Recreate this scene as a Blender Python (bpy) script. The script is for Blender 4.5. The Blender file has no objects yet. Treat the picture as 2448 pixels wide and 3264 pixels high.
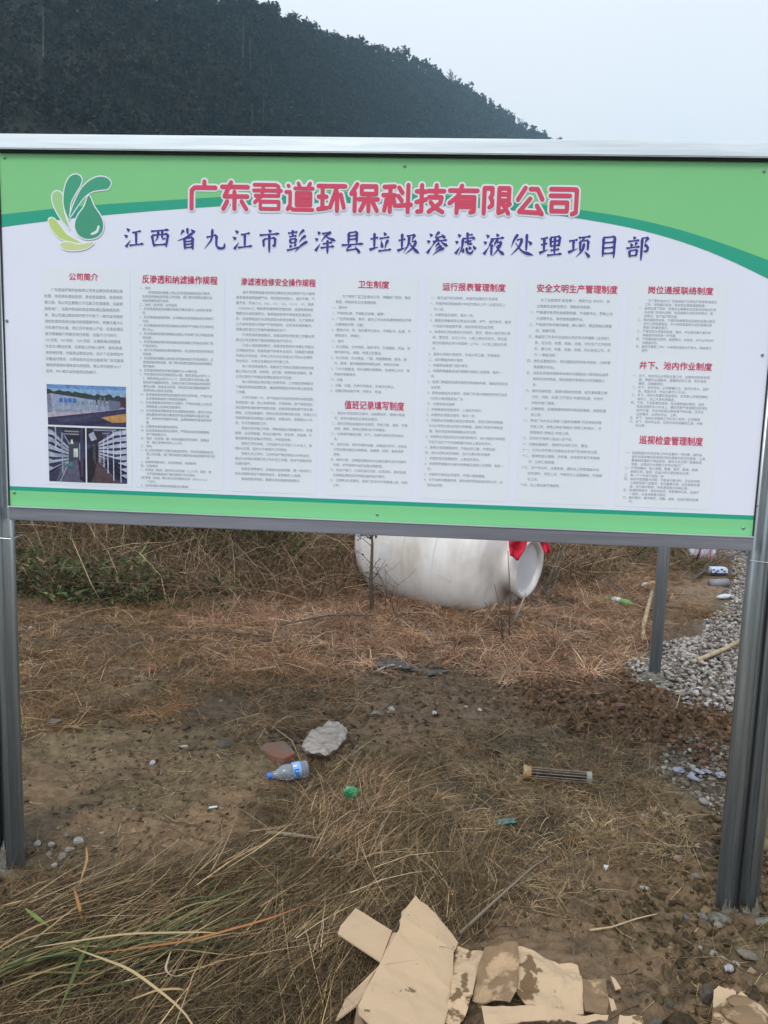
import bpy, bmesh, math
import numpy as np
from mathutils import Matrix, Vector

rng = np.random.default_rng(7)
sc = bpy.context.scene
COL = sc.collection

# ------------------------------------------------------------------ camera
F_PX = 2600.0
YAW, PITCH, ROLL = 0.06588785, -0.13562334, 0.03155411
CAM = np.array([0.21518, -2.5916, 1.6458])
def _Rz(a):
    c, s = math.cos(a), math.sin(a); return np.array([[c, -s, 0], [s, c, 0], [0, 0, 1]])
def _Rx(a):
    c, s = math.cos(a), math.sin(a); return np.array([[1, 0, 0], [0, c, -s], [0, s, c]])
RC = _Rz(YAW) @ _Rx(math.pi / 2 + PITCH) @ _Rz(ROLL)
cd = bpy.data.cameras.new('camera'); cam = bpy.data.objects.new('camera', cd); COL.objects.link(cam)
cd.sensor_fit = 'VERTICAL'; cd.sensor_height = 24.0; cd.lens = F_PX / 3264 * 24.0
cd.clip_start = 0.05; cd.clip_end = 3000
m4 = np.eye(4); m4[:3, :3] = RC; m4[:3, 3] = CAM
cam.matrix_world = Matrix(m4.tolist())
sc.camera = cam

# ------------------------------------------------------------------ light
SUN_EL, SUN_AZ = math.radians(50), math.radians(195)      # azimuth clockwise from +Y
w = bpy.data.worlds.new('World'); sc.world = w; w.use_nodes = True
nt = w.node_tree; nt.nodes.clear()
sky = nt.nodes.new('ShaderNodeTexSky'); sky.sky_type = 'NISHITA'; sky.sun_disc = False
sky.sun_elevation = SUN_EL; sky.sun_rotation = SUN_AZ; sky.air_density = 1.5; sky.dust_density = 4.0
mx = nt.nodes.new('ShaderNodeMix'); mx.data_type = 'RGBA'; mx.inputs[0].default_value = 0.86
tc = nt.nodes.new('ShaderNodeTexCoord'); cn = nt.nodes.new('ShaderNodeTexNoise'); cn.inputs['Scale'].default_value = 1.6
cn.inputs['Detail'].default_value = 4
cr = nt.nodes.new('ShaderNodeValToRGB')
cr.color_ramp.elements[0].position = .3; cr.color_ramp.elements[0].color = (9.5, 10.2, 11.0, 1)
cr.color_ramp.elements[1].position = .7; cr.color_ramp.elements[1].color = (10.2, 10.6, 11.1, 1)
bg = nt.nodes.new('ShaderNodeBackground'); bg.inputs[1].default_value = 0.1
ow = nt.nodes.new('ShaderNodeOutputWorld')
nt.links.new(tc.outputs['Generated'], cn.inputs['Vector']); nt.links.new(cn.outputs[0], cr.inputs[0])
nt.links.new(sky.outputs[0], mx.inputs[6]); nt.links.new(cr.outputs[0], mx.inputs[7])
nt.links.new(mx.outputs[2], bg.inputs[0]); nt.links.new(bg.outputs[0], ow.inputs[0])
sd = bpy.data.lights.new('sun', 'SUN'); sd.energy = 1.5; sd.angle = math.radians(14); sd.color = (1, .97, .92)
so = bpy.data.objects.new('sun', sd); COL.objects.link(so)
sv = Vector((math.sin(SUN_AZ) * math.cos(SUN_EL), math.cos(SUN_AZ) * math.cos(SUN_EL), math.sin(SUN_EL)))
so.rotation_euler = sv.to_track_quat('Z', 'Y').to_euler(); so.location = (0, -5, 12)
sc.view_settings.view_transform = 'Standard'; sc.view_settings.look = 'None'
sc.view_settings.exposure = 0.27; sc.view_settings.gamma = 1.0; sc.view_settings.use_curve_mapping = False

# ------------------------------------------------------------------ maths
def ray(px, py):
    return RC @ np.array([(px - 1224) / F_PX, -(py - 1632) / F_PX, -1.0])
def at(px, py, z=0.0):                       # where the photograph's pixel meets the level z
    d = ray(px, py); t = (z - CAM[2]) / d[2]; return CAM + d * t
def aty(px, py, y=0.0):                      # ... meets the upright plane at depth y
    d = ray(px, py); t = (y - CAM[1]) / d[1]; return CAM + d * t
def atd(px, py, dist):
    d = ray(px, py); d = d / np.linalg.norm(d[:2]); return CAM + d * dist
def srgb(r, g, b):
    f = lambda c: (c / 255 / 12.92) if c <= 10 else ((c / 255 + .055) / 1.055) ** 2.4
    return (f(r), f(g), f(b))
def _hash(ix, iy, seed):
    h = (ix.astype(np.int64) * 374761393 + iy.astype(np.int64) * 668265263 + seed * 974634777) & 0x7fffffff
    h = ((h ^ (h >> 13)) * 1274126177) & 0x7fffffff
    return ((h ^ (h >> 16)) & 0xffff) / 65535.0
def vnoise(x, y, seed=0):
    x = np.asarray(x, float); y = np.asarray(y, float)
    ix = np.floor(x); iy = np.floor(y); fx = x - ix; fy = y - iy
    fx = fx * fx * (3 - 2 * fx); fy = fy * fy * (3 - 2 * fy)
    a = _hash(ix, iy, seed); b = _hash(ix + 1, iy, seed); c = _hash(ix, iy + 1, seed); d = _hash(ix + 1, iy + 1, seed)
    return a + (b - a) * fx + (c - a) * fy + (a - b - c + d) * fx * fy
def fbm(x, y, s, seed=0, oct=4):
    v = 0; amp = .5; tot = 0
    for o in range(oct):
        v = v + amp * vnoise(x / s + 17.3 * o, y / s - 9.1 * o, seed + o); tot += amp; amp *= .5; s = s * .5
    return v / tot
def sstep(a, b, v):
    t = np.clip((v - a) / (b - a), 0, 1); return t * t * (3 - 2 * t)
def inpoly(x, y, poly):
    ins = np.zeros(np.shape(x), bool); n = len(poly)
    for i in range(n):
        x1, y1 = poly[i]; x2, y2 = poly[(i + 1) % n]
        c = ((y1 > y) != (y2 > y)); ins ^= c & (x < (x2 - x1) * (y - y1) / (y2 - y1 + 1e-12) + x1)
    return ins
def polydist(x, y, poly):
    d = np.full(np.shape(x), 1e9); n = len(poly)
    for i in range(n):
        x1, y1 = poly[i]; x2, y2 = poly[(i + 1) % n]
        dx, dy = x2 - x1, y2 - y1; L = dx * dx + dy * dy + 1e-12
        t = np.clip(((x - x1) * dx + (y - y1) * dy) / L, 0, 1)
        d = np.minimum(d, np.hypot(x - x1 - t * dx, y - y1 - t * dy))
    return np.where(inpoly(x, y, poly), -d, d)
def gpoly(pts): return [tuple(at(a, b)[:2]) for a, b in pts]
def pmask(x, y, poly, soft):                 # 1 inside, ragged edge
    d = polydist(x, y, poly) + (fbm(x, y, soft * 2.5, 51) - .5) * soft * 3
    return 1 - sstep(-soft * .5, soft * .5, d)

# ground zones, as areas on the ground
Z_RED = gpoly([(1640, 2170), (1900, 2110), (2060, 2190), (2160, 2230), (2340, 2300), (2420, 2420), (2420, 2520), (2200, 2400), (1900, 2350), (1700, 2300)])
Z_RED2 = gpoly([(0, 2780), (120, 2830), (240, 2900), (700, 2770), (760, 2830), (500, 2960), (200, 3020), (0, 3050)])
Z_CLOD = gpoly([(1900, 2900), (2280, 2700), (2460, 2650), (2700, 2900), (2700, 3264), (2300, 3250), (2080, 3080)])
Z_CLOD2 = gpoly([(-100, 2760), (110, 2760), (330, 2830), (700, 2780), (600, 2900), (150, 2960), (-100, 2960)])
Z_GRAV = gpoly([(2180, 1735), (2420, 1735), (2900, 1900), (2900, 2500), (2400, 2340), (2230, 2270), (2060, 2200), (1960, 2130), (2150, 2060), (2300, 1960), (2350, 1860), (2330, 1800)])
Z_GRAV2 = gpoly([(2080, 2440), (2180, 2350), (2330, 2390), (2600, 2450), (2600, 2640), (2260, 2560), (2140, 2510)])
Z_PATH = gpoly([(2130, 1850), (2300, 1840), (2350, 1900), (2290, 1980), (2110, 1990)])
Z_BARE = gpoly([(1080, 2330), (1200, 2180), (1420, 2120), (1680, 2180), (1750, 2300), (1480, 2400), (1200, 2420)])

Z_PINK = gpoly([(560, 1960), (760, 1900), (1000, 1860), (1150, 1850), (1300, 1900), (1700, 1930), (1760, 1830), (2080, 1820), (2090, 1960), (2040, 2100), (1960, 2150), (1700, 2200), (1400, 2140), (1200, 2150), (1000, 2190), (700, 2120), (560, 2040)])
Z_LEFTG = gpoly([(-100, 1930), (620, 1920), (800, 2000), (1050, 2120), (1160, 2260), (1000, 2340), (800, 2400), (640, 2330), (420, 2290), (160, 2350), (-100, 2430)])
Z_MID = gpoly([(1050, 2480), (1300, 2400), (1450, 2340), (1750, 2280), (2050, 2360), (2180, 2560), (2280, 2680), (2200, 2800), (1950, 2760), (1750, 2900), (1500, 2860), (1250, 2820), (1050, 2680), (960, 2540)])
Z_FAN = gpoly([(-200, 2950), (150, 2860), (420, 2820), (700, 2720), (880, 2560), (1000, 2450), (1200, 2520), (1400, 2680), (1620, 2800), (1500, 2960), (1300, 2980), (1200, 3080), (1150, 3400), (-300, 3500)])
Z_WET = gpoly([(1350, 2560), (2000, 2620), (2500, 2600), (2700, 3400), (1200, 3400), (1300, 2900)])
def bank(x, y):
    h = sstep(3.75, 6.6, y + .35 * (fbm(x, y, 1.3, 31) - .5)) * 1.15 * (1 - sstep(-.2, 1.6, x))
    h = h + .25 * sstep(5.0, 8.0, y) * sstep(-.5, 1.2, x) * (1 - sstep(2.0, 3.0, x))
    return h
def height(x, y):
    x = np.asarray(x, float); y = np.asarray(y, float)
    near = 1 - sstep(12, 30, np.hypot(x, y))
    z = (fbm(x, y, 1.4, 1, 3) - .5) * .05 + (fbm(x, y, .34, 5, 3) - .5) * .060 + (fbm(x, y * 1.5, .10, 9, 3) - .5) * .030 - .010 * sstep(.60, .70, fbm(x * .7, y * 2.0, .06, 401, 3))
    r = 1 - np.abs(2 * fbm(x + .1 * vnoise(x * 5, y * 5, 3), y * 1.6, .16, 13, 3) - 1)
    z = z - .022 * sstep(.84, .97, r) * sstep(.4, .55, fbm(x, y, .4, 77, 2))
    lm = fbm(x, y, .045, 431, 2); z = z + .012 * sstep(.5, .8, lm) * sstep(.45, .6, fbm(x, y, .3, 433, 2))
    cl = np.maximum.reduce([pmask(x, y, Z_RED, .12), .8 * pmask(x, y, Z_CLOD, .12), .9 * pmask(x, y, Z_CLOD2, .08)])
    lump = fbm(x, y, .07, 21, 3)
    z = z + cl * (np.abs(lump - .5) * .09 + .015 + (fbm(x, y, .03, 23, 2) - .5) * .02)
    z = z + .05 * (pmask(x, y, Z_GRAV, .12) * .5)
    c = aty(1400, 1930, 3.75); z = z + .10 * np.exp(-((x - .45) / .95) ** 2 - ((y - 3.75 - (.45 - x) * .5) / .32) ** 2)
    # a trodden hollow
    for (px, py, rx, ry, dz) in [(1170, 2120, .35, .12, -.03), (520, 2470, .22, .05, -.03), (2060, 2230, .25, .12, .05), (1930, 2560, .22, .12, -.04), (40, 2790, .22, .20, -.055), (2350, 2900, .25, .20, -.02), (1500, 2700, .3, .14, -.03), (1950, 2800, .2, .10, -.03), (2000, 3100, .3, .12, -.03), (800, 2480, .3, .1, -.02), (300, 2560, .4, .04, -.02)]:
        c = at(px, py); z = z + dz * np.exp(-((x - c[0]) / rx) ** 2 - ((y - c[1]) / ry) ** 2)
    return z * near + bank(x, y) * (1 - sstep(20, 40, y)) + 0 * x
def hz(x, y): return float(height(np.array([x]), np.array([y]))[0])
def on(px, py, lift=0.0):
    p = at(px, py)
    for _ in range(4): p = at(px, py, hz(p[0], p[1]) + lift)
    return p

# ------------------------------------------------------------------ mesh helpers
def mesh_np(name, V, F, mats=(), col=None, smooth=False):
    """V (n,3); F (m,k) equal-sided faces or list of such arrays; col (n,3) per-vertex colour"""
    Fs = F if isinstance(F, list) else [F]
    V = np.asarray(V, np.float32); me = bpy.data.meshes.new(name)
    loops = np.concatenate([f.ravel() for f in Fs]).astype(np.int32)
    tot = np.concatenate([np.full(len(f), f.shape[1], np.int32) for f in Fs])
    st = np.concatenate([[0], np.cumsum(tot)[:-1]]).astype(np.int32)
    me.vertices.add(len(V)); me.vertices.foreach_set('co', V.ravel())
    me.loops.add(len(loops)); me.loops.foreach_set('vertex_index', loops)
    me.polygons.add(len(tot)); me.polygons.foreach_set('loop_start', st); me.polygons.foreach_set('loop_total', tot)
    me.polygons.foreach_set('use_smooth', np.full(len(tot), bool(smooth)))
    if col is not None:
        a = me.color_attributes.new('Col', 'FLOAT_COLOR', 'POINT')
        c = np.ones((len(V), 4), np.float32); c[:, :3] = col; a.data.foreach_set('color', c.ravel())
    me.update(calc_edges=True)
    for m in mats: me.materials.append(m)
    return me
def link(name, me, parent=None, loc=None):
    o = bpy.data.objects.new(name, me); COL.objects.link(o)
    if parent is not None: o.parent = parent
    if loc is not None: o.location = loc
    return o
def tag(o, label=None, cat=None, group=None, kind=None):
    if label: o['label'] = label
    if cat: o['category'] = cat
    if group: o['group'] = group
    if kind: o['kind'] = kind
    return o
def empty(name, loc, label, cat, group=None, rz=0.0):
    o = bpy.data.objects.new(name, None); COL.objects.link(o); o.location = loc; o.rotation_euler = (0, 0, rz)
    o.empty_display_size = .1
    return tag(o, label, cat, group)
class MB:
    """collects shapes, in the coordinates of the thing they belong to"""
    def __init__(s, off=(0, 0, 0)): s.bm = bmesh.new(); s.off = Vector([float(v) for v in off])
    def poly(s, pts):
        vs = [s.bm.verts.new(Vector([float(c) for c in p]) - s.off) for p in pts]
        try: s.bm.faces.new(vs)
        except ValueError: pass
        return s
    def box(s, c, size, rz=0, ry=0, bevel=0.0, seg=2):
        r = bmesh.ops.create_cube(s.bm, size=1.0)
        M = Matrix.Translation(Vector([float(v) for v in c]) - s.off) @ Matrix.Rotation(rz, 4, 'Z') @ Matrix.Rotation(ry, 4, 'Y') @ Matrix.Diagonal((*size, 1))
        bmesh.ops.transform(s.bm, matrix=M, verts=r['verts'])
        if bevel:
            ed = list({e for v in r['verts'] for e in v.link_edges})
            bmesh.ops.bevel(s.bm, geom=ed, offset=bevel, segments=seg, affect='EDGES')
        return s
    def tube(s, pts, rad, n=8, cap=True):
        pts = [Vector([float(c) for c in p]) - s.off for p in pts]
        if not hasattr(rad, '__len__'): rad = [rad] * len(pts)
        rings = []; up = Vector((0, 0, 1))
        for i, p in enumerate(pts):
            t = (pts[min(i + 1, len(pts) - 1)] - pts[max(i - 1, 0)]).normalized()
            u = t.cross(up if abs(t.z) < .95 else Vector((1, 0, 0))).normalized(); v = t.cross(u)
            rings.append([s.bm.verts.new(p + (u * math.cos(2 * math.pi * k / n) + v * math.sin(2 * math.pi * k / n)) * rad[i]) for k in range(n)])
        for a, b in zip(rings, rings[1:]):
            for k in range(n): s.bm.faces.new((a[k], a[(k + 1) % n], b[(k + 1) % n], b[k]))
        if cap: s.bm.faces.new(rings[0][::-1]); s.bm.faces.new(rings[-1])
        return s
    def lathe(s, prof, origin, axis, n=32):
        ax = Vector(axis).normalized(); u = ax.cross(Vector((0, 0, 1))).normalized(); v = ax.cross(u)
        o = Vector([float(c) for c in origin]) - s.off; rings = []
        for (t, r) in prof:
            rings.append([s.bm.verts.new(o + ax * t + (u * math.cos(2 * math.pi * k / n) + v * math.sin(2 * math.pi * k / n)) * max(r, 1e-4)) for k in range(n)])
        for a, b in zip(rings, rings[1:]):
            for k in range(n): s.bm.faces.new((a[k], a[(k + 1) % n], b[(k + 1) % n], b[k]))
        return s
    def blob(s, c, size, sub=1, amp=.25, seed=0, rz=0, flat=None):
        r = bmesh.ops.create_icosphere(s.bm, subdivisions=sub, radius=1.0)
        g = np.random.default_rng(seed); M = Matrix.Rotation(rz, 3, 'Z')
        k = [g.normal(size=3) for _ in range(5)]; ph = g.uniform(0, 6, 5)
        for vv in r['verts']:
            p = vv.co.copy(); q = sum(math.sin(Vector(k[i]).dot(p) * 2.0 + ph[i]) for i in range(5)) / 5
            p *= 1 + amp * q + g.normal() * amp * .15
            p = Vector((p.x * size[0], p.y * size[1], p.z * size[2]))
            if flat is not None: p.z = min(p.z, flat)
            vv.co = M @ p + Vector([float(x) for x in c]) - s.off
        return s
    def build(s, name, mat, parent=None, smooth=False, recalc=True):
        if recalc: bmesh.ops.recalc_face_normals(s.bm, faces=s.bm.faces)
        me = bpy.data.meshes.new(name); s.bm.to_mesh(me); s.bm.free()
        for mm in (mat if isinstance(mat, (list, tuple)) else [mat]): me.materials.append(mm)
        if smooth: me.polygons.foreach_set('use_smooth', np.ones(len(me.polygons), bool))
        return link(name, me, parent)
def solo(mb, name, mat, label, cat, group=None, smooth=False):
    o = mb.build(name, mat, None, smooth); o.location = mb.off; return tag(o, label, cat, group)

# ------------------------------------------------------------------ materials
def mat(name, base, rough=.6, metal=0.0, spec=.5, var=None, vscale=8.0, vlo=.4, vhi=.6, bump=0.0, bscale=40.0, attr=False, stretch=None, detail=4, transmission=0.0, trans=0.0, rvar=0.0, coords='Object', bdist=.01):
    m = bpy.data.materials.new(name); m.use_nodes = True; n = m.node_tree; N = n.nodes; L = n.links
    p = N['Principled BSDF']; p.inputs['Base Color'].default_value = (*base, 1); p.inputs['Roughness'].default_value = rough
    p.inputs['Metallic'].default_value = metal; p.inputs['Specular IOR Level'].default_value = spec
    p.inputs['Transmission Weight'].default_value = transmission
    t = N.new('ShaderNodeTexCoord'); mp = N.new('ShaderNodeMapping'); L.new(t.outputs[coords], mp.inputs[0])
    if stretch: mp.inputs['Scale'].default_value = stretch
    colsock = None
    if attr:
        a = N.new('ShaderNodeAttribute'); a.attribute_name = 'Col'; colsock = a.outputs['Color']
    if var is not None:
        no = N.new('ShaderNodeTexNoise'); no.inputs['Scale'].default_value = vscale; no.inputs['Detail'].default_value = detail; no.inputs['Roughness'].default_value = .62
        L.new(mp.outputs[0], no.inputs['Vector'])
        r = N.new('ShaderNodeMapRange'); r.inputs[1].default_value = vlo; r.inputs[2].default_value = vhi
        L.new(no.outputs[0], r.inputs[0])
        x = N.new('ShaderNodeMix'); x.data_type = 'RGBA'; L.new(r.outputs[0], x.inputs[0])
        if colsock is not None:
            x.blend_type = 'MULTIPLY'; L.new(colsock, x.inputs[6])
        else: x.inputs[6].default_value = (*base, 1)
        x.inputs[7].default_value = (*var, 1); colsock = x.outputs[2]
        if rvar:
            rr = N.new('ShaderNodeMapRange'); rr.inputs[1].default_value = vlo; rr.inputs[2].default_value = vhi; rr.inputs[3].default_value = rough; rr.inputs[4].default_value = rough + rvar
            L.new(no.outputs[0], rr.inputs[0]); L.new(rr.outputs[0], p.inputs['Roughness'])
    if colsock is not None: L.new(colsock, p.inputs['Base Color'])
    if bump:
        no2 = N.new('ShaderNodeTexNoise'); no2.inputs['Scale'].default_value = bscale; no2.inputs['Detail'].default_value = 5; L.new(mp.outputs[0], no2.inputs['Vector'])
        b = N.new('ShaderNodeBump'); b.inputs['Strength'].default_value = bump; b.inputs['Distance'].default_value = bdist
        L.new(no2.outputs[0], b.inputs['Height']); L.new(b.outputs[0], p.inputs['Normal'])
    if trans:
        tr = N.new('ShaderNodeBsdfTranslucent'); ms = N.new('ShaderNodeMixShader'); ms.inputs[0].default_value = trans
        if colsock is not None: L.new(colsock, tr.inputs[0])
        else: tr.inputs[0].default_value = (*base, 1)
        L.new(p.outputs[0], ms.inputs[1]); L.new(tr.outputs[0], ms.inputs[2]); L.new(ms.outputs[0], N['Material Output'].inputs[0])
    return m
M_print = mat('print_ink', (.8, .8, .8), .38, attr=True, spec=.4, var=(.93, .965, .955), vscale=1.1, vlo=.35, vhi=.65, detail=2)
M_photo = mat('photo_print', (.8, .8, .8), .38, attr=True, spec=.4, var=(.5, .5, .55), vscale=70, vlo=.35, vhi=.7, detail=6)
M_galv = mat('galvanised_steel', (.50, .55, .60), .34, metal=.75, var=(.25, .29, .33), vscale=9, vlo=.35, vhi=.7, bump=.08, bscale=60, stretch=(1, 1, .09), rvar=.16)
M_galv_post = mat('galvanised_steel_reflections', (.44, .48, .50), .27, metal=.68, var=(.17, .20, .215), vscale=34, vlo=.36, vhi=.66, bump=.12, bscale=50, stretch=(1, 1, .03), rvar=.25)  # pale upright streaks in the colour stand in for reflections
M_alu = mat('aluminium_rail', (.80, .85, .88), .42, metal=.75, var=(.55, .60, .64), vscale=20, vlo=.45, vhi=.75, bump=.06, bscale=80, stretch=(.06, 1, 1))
M_alu_low = mat('shaded_aluminium_rail', (.36, .37, .42), .42, metal=.8, var=(.23, .24, .28), vscale=20, vlo=.4, vhi=.7, bump=.06, bscale=80, stretch=(.05, 1, 1))  # top rail's metal again, with the dark ground it mirrors put into the colour
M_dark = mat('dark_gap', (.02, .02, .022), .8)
M_concrete = mat('concrete_spill', (.20, .195, .165), .9, var=(.11, .095, .07), vscale=30, bump=.6, bscale=80)
M_heap = mat('heaped_soil', srgb(104, 86, 62), .85, var=srgb(78, 62, 44), vscale=30, bump=.6, bscale=70)
M_wire = mat('tie_wire', (.5, .52, .53), .35, metal=.9)
M_screw = mat('screw_metal', (.35, .37, .38), .4, metal=.8)
M_mud = mat('mud_ground', (.13, .1, .06), .50, spec=.4, rvar=.3, attr=True, var=(.58, .55, .5), vscale=22, vlo=.42, vhi=.66, bump=1.0, bscale=38, detail=8, bdist=.016)
M_clod = mat('soil_clod', (.1, .08, .05), .8, spec=.2, attr=True, var=(.6, .56, .5), vscale=50, bump=.7, bscale=120, bdist=.006)
M_stone = mat('gravel_stone', (.3, .3, .3), .75, attr=True, var=(.62, .62, .64), vscale=40, bump=.4, bscale=120, bdist=.004)
M_grass = mat('dry_grass_blade', (.3, .22, .13), .65, spec=.3, attr=True, trans=.22)
M_white = mat('white_polyethylene', (.78, .755, .74), .36, var=(.50, .44, .37), vscale=3.4, vlo=.46, vhi=.76, detail=7, bump=.09, bscale=7, spec=.45, bdist=.05, stretch=(1, 1, .6))
M_white_in = mat('inner_polyethylene', (.70, .69, .72), .5)
M_cloth = mat('red_cloth', srgb(225, 45, 75), .8, var=srgb(190, 22, 50), vscale=12, trans=.15)
M_card = mat('cardboard', (.51, .365, .235), .8, spec=.2, var=(.40, .27, .165), vscale=6, vlo=.45, vhi=.75, detail=7, bump=.15, bscale=70, stretch=(1, 1, 1))
M_cardspot = mat('spotted_cardboard', (.51, .365, .235), .8, spec=.2, var=(.17, .115, .065), vscale=16, vlo=.655, vhi=.69, detail=5, bump=.25, bscale=30)
M_cardmud = mat('muddy_cardboard', (.52, .375, .24), .75, spec=.25, var=(.17, .105, .052), vscale=13, vlo=.54, vhi=.575, detail=6, bump=.35, bscale=50)
M_cardwet = mat('wet_muddy_cardboard', (.22, .14, .075), .6, spec=.35, var=(.42, .29, .17), vscale=12, vlo=.53, vhi=.60, detail=6, bump=.4, bscale=40)
M_brick = mat('broken_red_tile', (.21, .085, .05), .8, var=(.14, .11, .085), vscale=8, vlo=.45, vhi=.6, bump=.5, bscale=60)
M_bag = mat('dirty_white_plastic', (.42, .37, .335), .5, var=(.22, .175, .13), vscale=14, vlo=.42, vhi=.68, bump=.3, bscale=25, stretch=(1, 3, 1))
M_blue = mat('blue_cap_plastic', srgb(70, 120, 210), .4)
M_green = mat('green_plastic', srgb(35, 130, 85), .45, var=srgb(120, 190, 150), vscale=40, vlo=.5, vhi=.7)
M_teal = mat('teal_foil', srgb(90, 150, 135), .4, var=srgb(50, 70, 90), vscale=60)
M_bark = mat('dead_twig', (.12, .095, .075), .85, var=(.07, .055, .045), vscale=30)
M_wood = mat('bare_stick', (.45, .34, .21), .75, var=(.28, .2, .12), vscale=25, vlo=.45, vhi=.65)
M_leafdark = mat('withered_leaf', (.05, .04, .025), .8)
M_rubber = mat('grey_rubber', (.05, .05, .052), .7, var=(.08, .078, .07), vscale=15)
M_pale = mat('pale_plastic', (.5, .5, .5), .6)
M_filtertan = mat('stained_filter_plastic', (.38, .27, .14), .6, var=(.24, .115, .035), vscale=22, vlo=.4, vhi=.6)
M_filtergrey = mat('grey_filter_plastic', (.27, .30, .27), .6, var=(.2, .18, .13), vscale=25)
M_filterbar = mat('muddy_filter_bar', (.24, .18, .12), .7, var=(.13, .1, .08), vscale=40)
M_pet = mat('clear_bottle_plastic', (.62, .68, .78), .18, transmission=.7, var=(.5, .55, .62), vscale=14, bump=.5, bscale=28, bdist=.01)
M_paper = mat('paper_white', (.66, .67, .74), .7)
M_pink = mat('pink_stripe', srgb(205, 60, 120), .7)
M_pvc = mat('grey_pvc', (.22, .22, .25), .5)
M_foliage = mat('forest_leaf', (.04, .05, .03), .8, spec=.2, attr=True, trans=.1)
M_trunk = mat('tree_bark', (.07, .065, .055), .9, var=(.14, .13, .11), vscale=3)
M_hill = mat('hill_ground', (.014, .018, .011), .95, var=(.02, .02, .012), vscale=.1)

# ------------------------------------------------------------------ ground
def grid_axis(lo, hi, step, far, grow=1.09):
    a = list(np.arange(lo, hi, step)); s = step; x = a[-1]
    while x < far: s *= grow; x += s; a.append(x)
    s = step; x = a[0]; b = []
    while x > -far: s *= grow; x -= s; b.append(x)
    return np.array(b[::-1] + a)
ys = [-1.3]
while ys[-1] < 8.0: ys.append(ys[-1] + .0056 * (ys[-1] + 2.6 + .6))
s = ys[-1] - ys[-2]
while ys[-1] < 900: s *= 1.12; ys.append(ys[-1] + s)
lo = []; s = .02; yy = -1.3
while yy > -250: s *= 1.25; yy -= s; lo.append(yy)
ys = np.array(lo[::-1] + ys)
xs = grid_axis(-1.75, 2.35, .0132, 600, 1.045)
GX, GY = np.meshgrid(xs, ys); GZ = height(GX, GY)
mud = np.array(srgb(112, 98, 72)); mud_b = np.array(srgb(128, 106, 80)); mud_d = np.array(srgb(82, 70, 48)); red = np.array(srgb(112, 82, 60)); litter = np.array(srgb(84, 66, 48))
n1 = fbm(GX, GY, .5, 61)[..., None]; n2 = fbm(GX, GY, .12, 65)[..., None]
C = mud * (1 - sstep(.4, .62, n1)) + mud_b * sstep(.4, .62, n1)
C = C * (1 - .55 * sstep(.5, .72, n2)) + mud_d * .55 * sstep(.5, .72, n2)
C = C * (1 - pmask(GX, GY, Z_BARE, .2)[..., None] * .6) + np.array(srgb(124, 98, 76)) * pmask(GX, GY, Z_BARE, .2)[..., None] * .6
rm = np.maximum(pmask(GX, GY, Z_RED, .25), .6 * pmask(GX, GY, Z_RED2, .12))[..., None]; C = C * (1 - rm * .85) + red * rm * .85
bk = sstep(1.4, 2.4, GY + .4 * n1[..., 0])[..., None] * (1 - pmask(GX, GY, Z_PATH, .1))[..., None]
C = C * (1 - .75 * bk) + litter * .75 * bk
lf = (1 - sstep(-.5, .2, GY + .5 * GX + .2 * n1[..., 0]))[..., None] * (1 - sstep(.2, .5, GX))[..., None]
C = C * (1 - .7 * lf) + np.array(srgb(62, 52, 36)) * .7 * lf
gm = np.maximum(pmask(GX, GY, Z_GRAV, .15), pmask(GX, GY, Z_GRAV2, .1))[..., None]; C = C * (1 - gm * .6) + np.array(srgb(98, 92, 84)) * gm * .6
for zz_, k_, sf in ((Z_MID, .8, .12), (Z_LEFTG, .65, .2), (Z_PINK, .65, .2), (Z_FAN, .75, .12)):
    mk = pmask(GX, GY, zz_, sf)[..., None] * k_ * sstep(.3, .55, fbm(GX, GY, .2, 211, 3))[..., None]; C = C * (1 - mk) + np.array(srgb(60, 48, 34)) * mk  # shaded gaps between the blades, put into the ground colour
wet = pmask(GX, GY, Z_WET, .3)[..., None]; C = C * (1 - .22 * wet) * np.array([1.06, 1.0, .94])
ny, nx = GX.shape; I = np.arange(ny * nx).reshape(ny, nx)
Fq = np.stack([I[:-1, :-1], I[:-1, 1:], I[1:, 1:], I[1:, :-1]], -1).reshape(-1, 4)
V = np.stack([GX, GY, GZ], -1).reshape(-1, 3)
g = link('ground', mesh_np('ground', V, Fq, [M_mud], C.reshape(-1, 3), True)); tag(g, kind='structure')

# ------------------------------------------------------------------ forested hill
RIDGE = [(-2600, -500, 100), (-1500, -330, 98), (-700, -230, 96), (-200, -150, 96), (300, -75, 104), (600, -25, 118), (787, 0, 135), (868, 43, 150), (976, 98, 172), (1085, 130, 198), (1193, 165, 228), (1302, 198, 262), (1410, 254, 298), (1486, 306, 324), (1562, 352, 350), (1617, 390, 368), (1682, 428, 386), (1736, 452, 400), (1950, 560, 430), (2300, 740, 460), (2800, 930, 490), (3400, 1150, 520), (4200, 1330, 560)]
ra = np.array(RIDGE, float); tt = np.linspace(0, len(ra) - 1, 120)
rp = np.stack([np.interp(tt, np.arange(len(ra)), ra[:, k]) for k in range(3)], -1)
Rw = np.array([atd(a, b, c) for a, b, c in rp]); Rw[:, 2] = np.maximum(Rw[:, 2] - np.clip((Rw[:, 1] + 2.6) * .008, .8, 2.6), 0.0)
nv = 40; vv = np.linspace(0, 1.8, nv)
HV = np.zeros((120, nv, 3))
dirs = Rw - CAM; dirs[:, 2] = 0; dist = np.linalg.norm(dirs[:, :2], axis=1); dirs /= dist[:, None]
foot = dist * .56
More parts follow.
